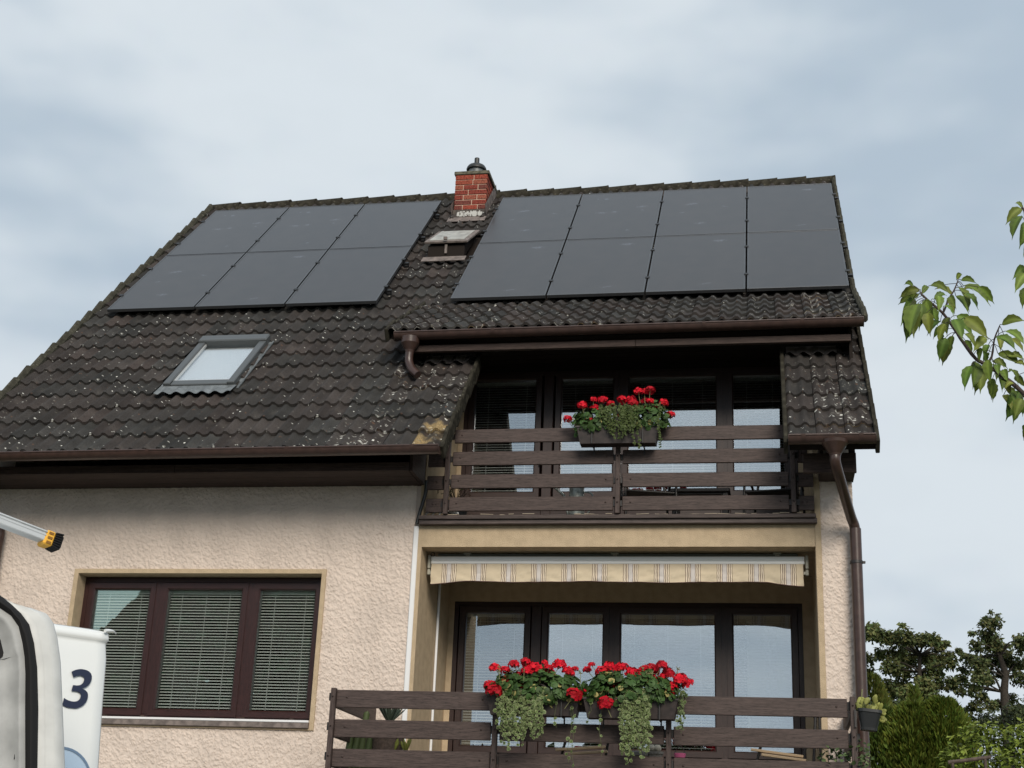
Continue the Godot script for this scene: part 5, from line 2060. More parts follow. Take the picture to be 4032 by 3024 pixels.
# ---------------------------------------------------------------- van and ladder
func van_and_ladder() -> void:
	var o := thing("van", "white van at the left edge with open door and dark digit 3", "van", Vector3(-2.133, 0, -4.4))
	o.basis = Basis(Vector3(0.655, 0, -0.755).normalized(), Vector3.UP, Vector3(0.755, 0, 0.655).normalized())
	# outline of the rear, swept along the van (local x runs from nose to tail, z out of this side)
	var prof := [Vector2(0.04, 0.42), Vector2(0.045, 1.2), Vector2(0.028, 1.88), Vector2(0.012, 2.10), Vector2(0.004, 2.24), Vector2(-0.004, 2.285), Vector2(-0.004, 2.297), Vector2(0.004, 2.303), Vector2(0.002, 2.325), Vector2(-0.03, 2.336), Vector2(-0.12, 2.345), Vector2(-0.9, 2.37)]
	var body := Geo.new()
	var xs := [-4.6, -3.0, -0.05, -0.015, 0.0]
	var rows := []
	for i in xs.size():
		var row := PackedVector3Array()
		for p in prof:
			var inn: float = [0, 0, 0, 0.006, 0.03][i]
			row.append(Vector3(xs[i] + p.x * 0.5 * (1.0 if i > 1 else 0.0), p.y, p.x - inn - 0.02))
		rows.append(row)
	body.sheet(rows, Vector2(1, 1), Vector2.ZERO, false)
	for side in [0]:
		var back := []
		for i in xs.size():
			var row := PackedVector3Array()
			for p in prof:
				row.append(Vector3(xs[i], p.y, -1.8 - p.x))
			back.append(row)
		body.sheet(back, Vector2(1, 1), Vector2.ZERO, true)
	body.bx(-4.55, -0.03, 0.4, 0.5, -1.78, 0.0)
	body.bx(-0.06, -0.02, 0.5, 2.33, -1.78, -0.03)
	body.bx(-4.6, -4.55, 0.4, 1.4, -1.78, 0.0)
	put("body", body, M.van, o, true)
	# thin lip of the tail edge that bends away
	var lip := Geo.new()
	lip.tube(smooth_path([Vector3(-0.03, 2.33, -0.012), Vector3(0.004, 2.336, -0.03), Vector3(0.026, 2.331, -0.05)], 4), [0.006, 0.006, 0.006, 0.005, 0.004, 0.0035, 0.003, 0.002, 0.001], 8)
	put("roof_lip", lip, M.van, o, true)
	# the digit, leaning like italic lettering
	var tm := TextMesh.new()
	var sf := SystemFont.new()
	sf.font_names = PackedStringArray(["Droid Sans"])
	sf.font_weight = 700
	tm.font = sf
	tm.text = "3"
	tm.font_size = 64
	tm.pixel_size = 0.172 / 64.0
	tm.depth = 0.0015
	var arr := tm.surface_get_arrays(0)
	var vv: PackedVector3Array = arr[Mesh.ARRAY_VERTEX]
	for i in vv.size():
		vv[i].x = vv[i].x * 0.92 + vv[i].y * 0.16
	arr[Mesh.ARRAY_VERTEX] = vv
	var am := ArrayMesh.new()
	am.add_surface_from_arrays(Mesh.PRIMITIVE_TRIANGLES, arr)
	var dg := put("digit", am, M.ink, o, true)
	dg.transform = Transform3D(Basis(Vector3(0, 1, 0), 0.0) * Basis(Vector3(1, 0, 0), -0.05), Vector3(-0.097, 2.130, -0.0045))
	# round pale emblem ring with a raised edge
	var em := Geo.new()
	var et := Transform3D(Basis(Vector3(1, 0, 0), PI / 2 - 0.08), Vector3(-0.125, 1.845, 0.012))
	em.lathe(et, [Vector2(0.0, 0.004), Vector2(0.098, 0.004)], 40)
	put("emblem", em, M.decal, o, true)
	var er := Geo.new()
	er.lathe(et, [Vector2(0.096, 0.0), Vector2(0.104, 0.0), Vector2(0.104, 0.006), Vector2(0.096, 0.006)], 40)
	put("emblem_edge", er, mat(lin(0.13, 0.20, 0.30), 0.4), o, true)
	for x in [-0.95, -3.7]:
		var w := Geo.new()
		w.lathe(Transform3D(Basis(Vector3(1, 0, 0), PI / 2), Vector3(x, 0.34, -0.20)), [Vector2(0.20, 0.0), Vector2(0.32, 0.0), Vector2(0.34, 0.04), Vector2(0.34, 0.17), Vector2(0.32, 0.21), Vector2(0.20, 0.21)], 28)
		var ty := put("wheel", w, M.rubber, o, true)
		var rm := Geo.new()
		rm.lathe(Transform3D(Basis(Vector3(1, 0, 0), PI / 2), Vector3(x, 0.34, -0.20)), [Vector2(0.21, 0.17), Vector2(0.17, 0.16), Vector2(0.08, 0.19), Vector2(0.0, 0.19)], 24)
		put("rim", rm, M.alu, ty, true)
	# the open door in front of the side: rim, rubber seal, inner panel
	var door := Node3D.new()
	door.name = "door"
	o.add_child(door)
	var dt := Transform3D(Basis(Vector3(0.89, 0, -0.456).normalized(), Vector3.UP, Vector3(0.456, 0, 0.89).normalized()), Vector3(-1.945, 0, -3.75))
	door.transform = o.transform.affine_inverse() * dt
	var rim_out := [Vector2(-0.40, 2.281), Vector2(-0.233, 2.281), Vector2(-0.169, 2.2815), Vector2(-0.118, 2.280), Vector2(-0.076, 2.270), Vector2(-0.057, 2.248), Vector2(-0.040, 2.205), Vector2(-0.022, 2.140), Vector2(-0.002, 2.028), Vector2(0.030, 1.848), Vector2(0.05, 1.745), Vector2(0.06, 1.5), Vector2(0.04, 0.6)]
	var seal_out := [Vector2(-1.2, 2.43), Vector2(-0.5, 2.385), Vector2(-0.238, 2.318), Vector2(-0.21, 2.305), Vector2(-0.178, 2.284), Vector2(-0.146, 2.259), Vector2(-0.120, 2.230), Vector2(-0.100, 2.180), Vector2(-0.082, 2.113), Vector2(-0.063, 2.001), Vector2(-0.043, 1.844), Vector2(-0.03, 1.74), Vector2(-0.02, 1.5), Vector2(-0.03, 0.6)]
	var seal_in := [Vector2(-1.2, 2.39), Vector2(-0.5, 2.345), Vector2(-0.232, 2.279), Vector2(-0.204, 2.268), Vector2(-0.172, 2.250), Vector2(-0.148, 2.222), Vector2(-0.131, 2.178), Vector2(-0.120, 2.14), Vector2(-0.111, 2.095), Vector2(-0.098, 2.000), Vector2(-0.075, 1.845), Vector2(-0.062, 1.74), Vector2(-0.05, 1.5), Vector2(-0.06, 0.6)]
	# rim: rounded sheet from the seal outwards, rolled back at the edge
	var rg := Geo.new()
	var rr := []
	for e in 7:
		var row := PackedVector3Array()
		for i in rim_out.size():
			var a: Vector2 = seal_out[i + 1] if i > 0 else Vector2(-0.42, 2.34)
			a = a.lerp(rim_out[i], -0.08)
			var b: Vector2 = rim_out[i]
			var t: float = [0.0, 0.30, 0.36, 0.62, 0.68, 0.93, 1.0][e]
			var z: float = [0.0, 0.004, -0.006, -0.004, -0.014, -0.018, -0.05][e]
			var q: Vector2 = a.lerp(b, t)
			row.append(Vector3(q.x, q.y, z))
		rr.append(row)
	rg.sheet(rr, Vector2(1, 1), Vector2.ZERO, true)
	put("door_rim", rg, M.van_inner, door, true)
	# seal
	var sg := Geo.new()
	var sr := []
	for e in 7:
		var row := PackedVector3Array()
		for i in seal_out.size():
			var t := e / 6.0
			var q: Vector2 = seal_in[i].lerp(seal_out[i], t)
			row.append(Vector3(q.x, q.y, 0.004 + 0.018 * sin(PI * t) + (0.004 if e == 2 else 0.0)))
		sr.append(row)
	sg.sheet(sr, Vector2(1, 1), Vector2.ZERO, true)
	put("door_seal", sg, M.rubber, door, true)
	# inner panel in two levels, with a dark opening
	var ig := Geo.new()
	var ir := []
	for e in 6:
		var row := PackedVector3Array()
		for i in seal_in.size():
			var inw: float = [0.0, 0.012, 0.020, 0.030, 0.055, 0.40][e]
			var q: Vector2 = seal_in[i] + Vector2(-inw, -inw * (1.0 if i < 7 else 0.0) * 0.9)
			row.append(Vector3(q.x, q.y, [0.006, 0.012, 0.010, -0.004, -0.016, -0.020][e]))
		ir.append(row)
	ig.sheet(ir, Vector2(1, 1), Vector2.ZERO, false)
	put("inner_panel", ig, M.door_panel, door, true)
	var og := Geo.new()
	og.prism(Transform3D(Basis(), Vector3(0, 0, -0.010)), PackedVector2Array([Vector2(-0.30, 2.225), Vector2(-0.200, 2.218), Vector2(-0.183, 2.197), Vector2(-0.176, 2.160), Vector2(-0.178, 2.138), Vector2(-0.192, 2.128), Vector2(-0.30, 2.11)]), 0.004)
	og.bx(-0.108, -0.096, 1.864, 1.877, -0.006, 0.0)
	put("panel_openings", og, M.rubber, door, true)
	var skin := Geo.new()
	skin.bx(-1.2, -0.06, 0.6, 2.24, -0.075, -0.04)
	put("outer_skin", skin, M.van, door, true)
	var sc := Geo.new()
	for e in [[-0.092, 2.035, 0.010], [-0.125, 1.97, 0.012], [-0.118, 1.93, 0.008]]:
		sc.bx(e[0], e[0] + 0.004, e[1], e[1] + e[2], -0.0145, -0.0135)
	put("scratches", sc, mat(lin(0.3, 0.3, 0.3), 0.6), door, true)
	for y in [0.9, 1.7]:
		var hg := Geo.new()
		hg.bx(-1.30, -1.18, y - 0.05, y + 0.05, -0.05, 0.0, 0.01)
		put("hinge", hg, M.steel, door, true)

	# ladder on the roof bars, parallel to the van, its foot hanging a little over the tail
	var l := thing("ladder", "aluminium ladder with yellow and black foot on the roof of the van", "ladder", Vector3(-2.532, 2.690, -4.60))
	l.basis = o.basis * Basis(Vector3(0, 0, 1), -0.19)
	for s in 2:
		var z := -s * 0.40
		var back := s * 0.45
		var t := Transform3D(Basis(), Vector3(-1.62 - back, 0.0, z))
		var rail := Geo.new()
		rail.box(t, Vector3(3.2, 0.032, 0.058), 0.003)
		rail.box(t * Transform3D(Basis(), Vector3(0, 0.004, 0.0295)), Vector3(3.2, 0.004, 0.003))
		rail.box(t * Transform3D(Basis(), Vector3(0, 0.016, 0.006)), Vector3(3.2, 0.006, 0.058), 0.002)
		put("rail", rail, M.alu, l, true)
		var cap := Geo.new()
		var ct := Transform3D(Basis(), Vector3(-0.005 - back, -0.002, z))
		cap.box(ct, Vector3(0.036, 0.054, 0.066), 0.006)
		put("foot_cap", cap, M.yellow, l, true)
		var hol := Geo.new()
		for k in 3:
			hol.box(ct * Transform3D(Basis(), Vector3(0, 0.017 - k * 0.017, 0.0335)), Vector3(0.018, 0.010, 0.003), 0.001)
		stuff(put("foot_hole", hol, mat(lin(0.22, 0.10, 0.01), 0.6), l, true))
		var ft := Geo.new()
		for k in 7:
			ft.box(ct * Transform3D(Basis(Vector3(0, 0, 1), lerpf(0.14, -0.14, k / 6.0)), Vector3(0.030, 0.0255 - k * 0.0085, 0.002)), Vector3(0.030, 0.0058, 0.070), 0.002)
		ft.box(ct * Transform3D(Basis(), Vector3(0.032, 0, 0)), Vector3(0.035, 0.052, 0.064), 0.006)
		put("rubber_foot", ft, M.rubber, l, true)
	for k in 10:
		var r := Geo.new()
		var x := -0.62 - k * 0.26
		r.tube([Vector3(x, 0, -0.02), Vector3(x, 0, -0.38)], [0.012], 8)
		put("rung", r, M.alu, l, true)
	for x in [-1.3, -2.9]:
		var b := Geo.new()
		var yb: float = 2.670 + (x + 0.41) * -0.19
		b.bx(x - 0.02, x + 0.02, yb - 0.03, yb, -1.7, -0.06, 0.004)
		for e in [-0.12, -1.62]:
			b.bx(x - 0.015, x + 0.015, 2.30, yb - 0.02, e - 0.015, e + 0.015)
		put("roof_bar", b, M.steel, o, true)

# ---------------------------------------------------------------- trees and shrubs
func crown_tree(label: String, base: Vector3, trunk: Array, radii: Array, clumps: Array, z: float, size: float, per: float, c0: Color, group: String, forks: Array) -> void:
	var o := thing("tree", label, "tree", base, group)
	var t := Geo.new()
	t.tube(trunk, radii, 10)
	var r := RandomNumberGenerator.new()
	r.seed = int(base.x * 100)
	rng.seed = int(base.x * 100) + 5
	var g := Geo.new()
	for c in clumps:
		var p := Vector3(c[0], c[1], z + rng.randf_range(-1.1, 1.1))
		# a limb from the trunk to the clump
		var best: Vector3 = forks[0]
		for f in forks:
			if f.distance_to(p) + maxf(0, f.y - p.y) < best.distance_to(p) + maxf(0, best.y - p.y):
				best = f
		var mid := best.lerp(p, 0.55) + Vector3(rng.randf_range(-0.12, 0.12), rng.randf_range(0.0, 0.22), 0)
		t.tube(smooth_path([best, mid, p], 4), [0.034, 0.03, 0.026, 0.022, 0.019, 0.016, 0.013, 0.010, 0.007], 6, false)
		var n := int(per * pow(c[2] / 0.25, 2.0)) + 5
		var tone := rng.randf_range(0.78, 1.22)
		for s in 4:
			var q: Vector3 = p + Vector3(rng.randf_range(-1, 1), rng.randf_range(-0.6, 1), rng.randf_range(-1, 1)) * c[2]
			t.tube([p, p.lerp(q, 0.5) + Vector3(0, 0.03, 0), q], [0.012, 0.008, 0.004], 4, false)
		for k in n:
			var d := Vector3(rng.randf_range(-1, 1), rng.randf_range(-1, 1), rng.randf_range(-1, 1))
			d = d.normalized() * pow(rng.randf(), 0.45) * 1.12
			var k2 := tone * rng.randf_range(0.6, 1.45)
			g.col = Color(c0.r * k2 * rng.randf_range(0.85, 1.3), c0.g * k2, c0.b * k2)
			leaf_bit(g, p + Vector3(d.x, d.y * 0.85, d.z) * c[2], Vector3(rng.randf_range(-1, 1), rng.randf_range(-1.2, 0.2), rng.randf_range(-1, 1)), size * rng.randf_range(0.7, 1.25), size * rng.randf_range(0.55, 0.85))
	put("trunk", t, M.bark, o)
	stuff(put("crown", g, M.needle, o))

func thuja(label: String, at: Vector3, rx: float, h: float, many: int, c0: Color, group: String) -> void:
	var o := thing("thuja", label, "conifer", at, group)
	var g := Geo.new()
	for k in many:
		# most sprays sit in the upper part, which shows above the shrubs
		var u := rng.randf()
		var y := h - (pow(u, 0.9) * 1.1 if k % 4 else 1.1 + u * (h - 1.3))
		var prof := pow(clampf((h - y) / 0.42, 0.0, 1.0), 0.42)
		var a := rng.randf() * TAU
		var rr := rx * prof * (0.90 + 0.09 * sin(a * 7.0 + y * 2.0) + 0.07 * sin(y * 9.0 + a * 3.0)) * pow(rng.randf(), 0.16)
		var p := Vector3(cos(a) * rr, y, sin(a) * rr)
		var d := Vector3(cos(a) * 0.55, 1.0, sin(a) * 0.55) + Vector3(rng.randf_range(-0.5, 0.5), rng.randf_range(-0.4, 0.3), rng.randf_range(-0.5, 0.5))
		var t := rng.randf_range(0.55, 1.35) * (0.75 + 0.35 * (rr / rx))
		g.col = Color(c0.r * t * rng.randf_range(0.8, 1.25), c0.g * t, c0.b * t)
		leaf_bit(g, p, d, rng.randf_range(0.06, 0.12), rng.randf_range(0.022, 0.042), Vector3(sin(a) + rng.randf_range(-0.8, 0.8), 0.3, -cos(a) + rng.randf_range(-0.8, 0.8)))
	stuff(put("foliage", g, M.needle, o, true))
	var t := Geo.new()
	t.tube([Vector3(0, 0, 0), Vector3(0, h * 0.9, 0)], [0.07, 0.01], 8)
	put("trunk", t, M.bark, o, true)

func shrub(called: String, label: String, at: Vector3, lobes: Array, per: int, size: float, c0: Color, c1: Color) -> void:
	var o := thing(called, label, "shrub", at)
	var g := Geo.new()
	var st := Geo.new()
	for l in lobes:
		var c := Vector3(l[0], l[1], l[2]) - at
		st.tube(smooth_path([Vector3(c.x * 0.15, 0, c.z * 0.15), Vector3(c.x * 0.6, c.y * 0.6, c.z * 0.6), c], 4), [0.016, 0.013, 0.011, 0.009, 0.008, 0.007, 0.006, 0.005, 0.004], 6, false)
		for k in int(per * pow(l[3] / 0.25, 2)):
			var d := Vector3(rng.randf_range(-1, 1), rng.randf_range(-1, 1), rng.randf_range(-1, 1)).normalized() * pow(rng.randf(), 0.4)
			var t := rng.randf_range(0.7, 1.3)
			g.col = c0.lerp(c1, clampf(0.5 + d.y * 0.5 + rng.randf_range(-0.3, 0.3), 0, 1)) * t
			leaf_bit(g, c + d * l[3], Vector3(d.x + rng.randf_range(-0.5, 0.5), rng.randf_range(-0.6, 0.35), d.z + rng.randf_range(-0.5, 0.5)), size * rng.randf_range(0.7, 1.3), size * rng.randf_range(0.42, 0.62), Vector3(rng.randf_range(-0.4, 0.4), 1, rng.randf_range(-0.1, 0.8)))
	put("stems", st, M.bark, o, true)
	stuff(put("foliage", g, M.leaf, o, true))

func garden() -> void:
	var ft := "fruit trees behind the hedge"
	crown_tree("broad dark leaved tree directly right of the house behind the hedge", Vector3(4.38, 0, -45), [Vector3(4.38, 0, -45), Vector3(4.38, 4, -45), Vector3(4.38, 7.1, -45), Vector3(4.434, 8.18, -45), Vector3(4.46, 8.65, -45), Vector3(4.3, 9.0, -45)], [0.2, 0.15, 0.09, 0.065, 0.045, 0.02], TREE_A, -45.0, 0.125, 260.0, Color(0.105, 0.130, 0.050), ft,
		[Vector3(4.38, 6.6, -45), Vector3(4.40, 7.3, -45), Vector3(4.434, 8.1, -45), Vector3(4.45, 8.6, -45)])
	crown_tree("open crowned tree with bent trunk at the right edge of the photo", Vector3(6.86, 0, -45), [Vector3(6.86, 0, -45), Vector3(6.86, 4, -45), Vector3(6.862, 6.5, -45), Vector3(6.836, 7.0, -45), Vector3(6.85, 7.6, -45), Vector3(6.93, 8.1, -45), Vector3(6.78, 8.65, -45), Vector3(6.5, 9.45, -45)], [0.26, 0.2, 0.16, 0.13, 0.115, 0.10, 0.07, 0.02], TREE_B, -45.0, 0.125, 200.0, Color(0.098, 0.122, 0.050), ft,
		[Vector3(6.86, 6.4, -45), Vector3(6.84, 7.1, -45), Vector3(6.76, 7.54, -45), Vector3(6.91, 7.97, -45), Vector3(6.78, 8.6, -45), Vector3(6.6, 9.1, -45)])
	rng.seed = 501
	var hg := "clipped conifers of the hedge"
	thuja("low clipped conifer of the hedge nearest to the downpipe", Vector3(1.45, 0, -20.2), 0.46, 3.98, 13000, Color(0.085, 0.128, 0.026), hg)
	thuja("clipped conifer in the middle of the hedge with a flat top", Vector3(1.86, 0, -20.0), 0.46, 4.03, 13000, Color(0.118, 0.160, 0.028), hg)
	thuja("tallest clipped conifer at the right end of the hedge", Vector3(2.22, 0, -19.9), 0.40, 4.09, 12000, Color(0.108, 0.150, 0.025), hg)
	thuja("taller loose conifer behind the hedge beside the house wall", Vector3(1.50, 0, -22.5), 0.24, 4.75, 6000, Color(0.11, 0.135, 0.032), hg)
	thuja("thin pale green conifer tip rising behind the middle of the hedge", Vector3(2.12, 0, -22.5), 0.10, 4.62, 1600, Color(0.13, 0.17, 0.035), hg)
	shrub("leafy_shrub", "light green leafy shrub behind the rusty pipe frame", Vector3(2.15, 0, -15), [[1.72, 2.93, -14.9, 0.10], [1.80, 3.05, -15, 0.13], [1.82, 2.85, -14.8, 0.18], [1.93, 3.19, -15, 0.10], [2.0, 3.10, -15, 0.16], [2.08, 3.25, -15.1, 0.08], [2.16, 3.10, -15, 0.18], [2.05, 2.85, -14.8, 0.22], [2.3, 3.14, -15, 0.15], [2.4, 3.04, -15, 0.2], [2.3, 2.8, -14.8, 0.25], [2.5, 3.2, -15.2, 0.16], [2.62, 2.95, -15, 0.25], [1.95, 2.6, -14.8, 0.3], [2.4, 2.5, -14.8, 0.35], [2.7, 2.6, -14.9, 0.3]], 230, 0.08, Color(0.060, 0.105, 0.016), Color(0.165, 0.21, 0.035))
	shrub("dark_shrub", "dark green bush in the gap between the hedge and the right tree", Vector3(5.2, 0, -33), [[4.45, 5.1, -33, 0.35], [4.9, 5.3, -33, 0.4], [5.35, 5.45, -33, 0.4], [5.8, 5.6, -33, 0.45], [5.3, 4.9, -33, 0.5], [5.9, 5.0, -33, 0.5], [4.5, 4.6, -33, 0.5], [3.8, 5.0, -33.5, 0.3], [3.2, 5.3, -33.5, 0.4], [2.7, 5.5, -33.5, 0.4], [3.0, 4.9, -33.5, 0.5], [6.4, 5.2, -33, 0.55], [7.1, 5.1, -33, 0.55], [6.7, 4.7, -33, 0.6], [5.5, 4.4, -33, 0.6], [4.7, 4.1, -33, 0.6], [6.2, 4.2, -33, 0.6]], 150, 0.10, Color(0.022, 0.034, 0.014), Color(0.045, 0.058, 0.022))
	# rusty pipe frame
	var f := thing("pipe_frame", "rusty bent pipe frame standing at the lower right corner", "pipe frame", Vector3(1.27, 0, -10))
	var bar := Geo.new()
	rod(bar, Vector3(-0.135, 2.455, 0), Vector3(0.135, 2.495, 0), 0.0125, 12)
	put("top_bar", bar, M.rust, f, true)
	for x in [-0.108, 0.10]:
		var lg := Geo.new()
		rod(lg, Vector3(x, 0, 0), Vector3(x, 2.47 + x * 0.15, 0), 0.010, 10)
		put("leg", lg, M.rust, f, true)
	cherry()
	# tree and bushes behind the viewer, seen in the window panes
	rng.seed = 77
	var rt := thing("tree", "large dark conical tree standing across the yard from the house", "tree", Vector3(-13.6, 0, 10))
	var g := Geo.new()
	for k in 16000:
		var y := 10.3 * (1.0 - pow(rng.randf(), 0.62))
		var rr := minf(5.0, 0.80 * (10.4 - y)) * pow(rng.randf(), 0.4) + 0.05
		var a := rng.randf() * TAU
		var t := rng.randf_range(0.6, 1.4)
		g.col = Color(0.030 * t, 0.062 * t, 0.028 * t)
		leaf_bit(g, Vector3(cos(a) * rr, y + 0.4, sin(a) * rr), Vector3(cos(a), -0.4, sin(a)), 0.55, 0.42)
	stuff(put("crown", g, M.leaf, rt, true))
	var tk := Geo.new()
	tk.tube([Vector3.ZERO, Vector3(0, 10.2, 0)], [0.3, 0.03], 10)
	put("trunk", tk, M.bark, rt, true)
	for k in 6:
		var at := Vector3(-9.5 + k * 2.6, 0, 15.0 + 0.8 * sin(k * 2.0))
		var b := thing("bush", "tall green garden bush across the yard, %s" % ["first from the big tree", "second from the big tree", "third from the big tree", "third from the far end", "second from the far end", "last at the far end"][k], "bush", at, "bushes across the yard")
		var gb := Geo.new()
		var hh := 4.6 + 0.8 * sin(k * 1.7)
		for j in 1500:
			var d := Vector3(rng.randf_range(-1, 1), rng.randf_range(-1, 1), rng.randf_range(-1, 1)).normalized() * pow(rng.randf(), 0.4)
			var t := rng.randf_range(0.6, 1.4)
			gb.col = Color(0.035 * t, 0.06 * t, 0.022 * t)
			leaf_bit(gb, Vector3(d.x * 1.9, hh * 0.5 + d.y * hh * 0.5, d.z * 1.6), Vector3(d.x, rng.randf_range(-0.5, 0.5), d.z), 0.38, 0.26)
		stuff(put("foliage", gb, M.leaf, b, true))
		var tb := Geo.new()
		tb.tube([Vector3.ZERO, Vector3(0, hh * 0.6, 0)], [0.09, 0.03], 8)
		put("trunk", tb, M.bark, b, true)

# the cherry branch that reaches into the picture from the right, every leaf a piece of its own
func cherry() -> void:
	var o := thing("cherry_tree", "cherry tree branch with drooping serrated green leaves at the right edge", "tree", Vector3(1.75, 0, -5.7))
	var bark := mat(lin(0.05, 0.035, 0.028), 0.85)
	var tr := Geo.new()
	tr.tube(smooth_path([Vector3(1.75, 0, -5.7), Vector3(1.72, 1.5, -5.72), Vector3(1.60, 2.6, -5.66), Vector3(1.35, 3.05, -5.62), Vector3(1.123, 3.356, -5.6)], 6), [0.07, 0.065, 0.06, 0.055, 0.05, 0.047, 0.044, 0.04, 0.037, 0.034, 0.031, 0.028, 0.025, 0.022, 0.019, 0.016, 0.015, 0.014, 0.013, 0.012, 0.011, 0.011, 0.010, 0.010, 0.009], 12)
	put("trunk", tr, bark, o)
	for tw in [[TWIG_A, 0.009, 0.0035], [TWIG_B, 0.004, 0.002], [TWIG_C, 0.005, 0.002], [TWIG_D, 0.008, 0.003]]:
		var g := Geo.new()
		var pts: Array = tw[0].duplicate()
		if tw[0] == TWIG_A:
			pts.reverse()
		var sp := smooth_path(pts, 3)
		var rr := []
		for i in sp.size():
			rr.append(lerpf(tw[1], tw[2], float(i) / sp.size()) * (1.0 + 0.22 * absf(sin(i * 1.9))))
		g.tube(sp, rr, 8)
		put("branch", g, bark, o)
	var all := []
	for tw in [TWIG_A, TWIG_B, TWIG_C, TWIG_D]:
		for p in smooth_path(tw.duplicate(), 4):
			all.append(p)
	var leaves := CHERRY_LEAVES.duplicate()
	for k in 26:
		var q: Array = CHERRY_LEAVES[(k * 7) % 58]
		var dx := rng.randf_range(-0.03, 0.03)
		var sc := rng.randf_range(0.75, 1.0)
		leaves.append([q[0] + dx, q[1] + rng.randf_range(-0.02, 0.02), q[2] - 0.06, q[0] + dx + (q[3] - q[0]) * sc + rng.randf_range(-0.025, 0.025), q[1] + (q[4] - q[1]) * sc, q[5] - 0.08])
	for e in leaves:
		var a := Vector3(e[0], e[1], e[2])
		var b := Vector3(e[3], e[4], e[5])
		var l := a.distance_to(b)
		var ax := (b - a) / l
		var face := Vector3(rng.randf_range(-0.75, 0.75), rng.randf_range(-0.35, 0.5), 1.0)
		var s := ax.cross(face).normalized()
		var nn := s.cross(ax).normalized()
		var g := Geo.new()
		var k := rng.randf_range(0.7, 1.25)
		var warm := rng.randf_range(0.85, 1.35)
		var wide := maxf(l * rng.randf_range(0.40, 0.50), 0.022)
		var bend := rng.randf_range(0.04, 0.13) * l
		var rows := []
		var cols := []
		for i in 10:
			var t := i / 9.0
			var w := wide * 0.5 * pow(sin(PI * pow(t, 0.82)), 0.8) * (1.0 - 0.35 * t * t)
			if t > 0.88:
				w *= 0.45
			if i == 9:
				w = 0.0004
			w *= 1.0 + 0.05 * (1.0 if i % 2 else -1.0)
			var mid := a + ax * (l * t) + nn * (bend * sin(PI * t)) + Vector3(0, 0.012 * sin(PI * t), 0)
			var row := PackedVector3Array()
			for j in 5:
				var q: float = [-1.0, -0.5, 0.0, 0.5, 1.0][j]
				row.append(mid + s * (w * q) + nn * (absf(q) * w * 0.35 + 0.0012 * (1.0 if i % 2 else -1.0) * absf(q)))
			rows.append(row)
		g.sheet(rows)
		for i in 10:
			for j in 5:
				var v := k * (1.55 if j == 2 else (1.0 if i % 2 else 0.86))
				g.c[i * 5 + j] = Color(0.098 * v * warm, 0.150 * v, 0.026 * v)
		put("leaf", g, M.leaf, o)
		# stalk to the nearest twig
		var best: Vector3 = all[0]
		for p in all:
			if p.distance_to(a) < best.distance_to(a):
				best = p
		if best.distance_to(a) > 0.006 and best.distance_to(a) < 0.2:
			var pg := Geo.new()
			pg.tube(smooth_path([best, best.lerp(a, 0.5) + Vector3(0, 0.008, 0), a], 3), [0.0014], 5, false)
			put("leaf_stalk", pg, bark, o)

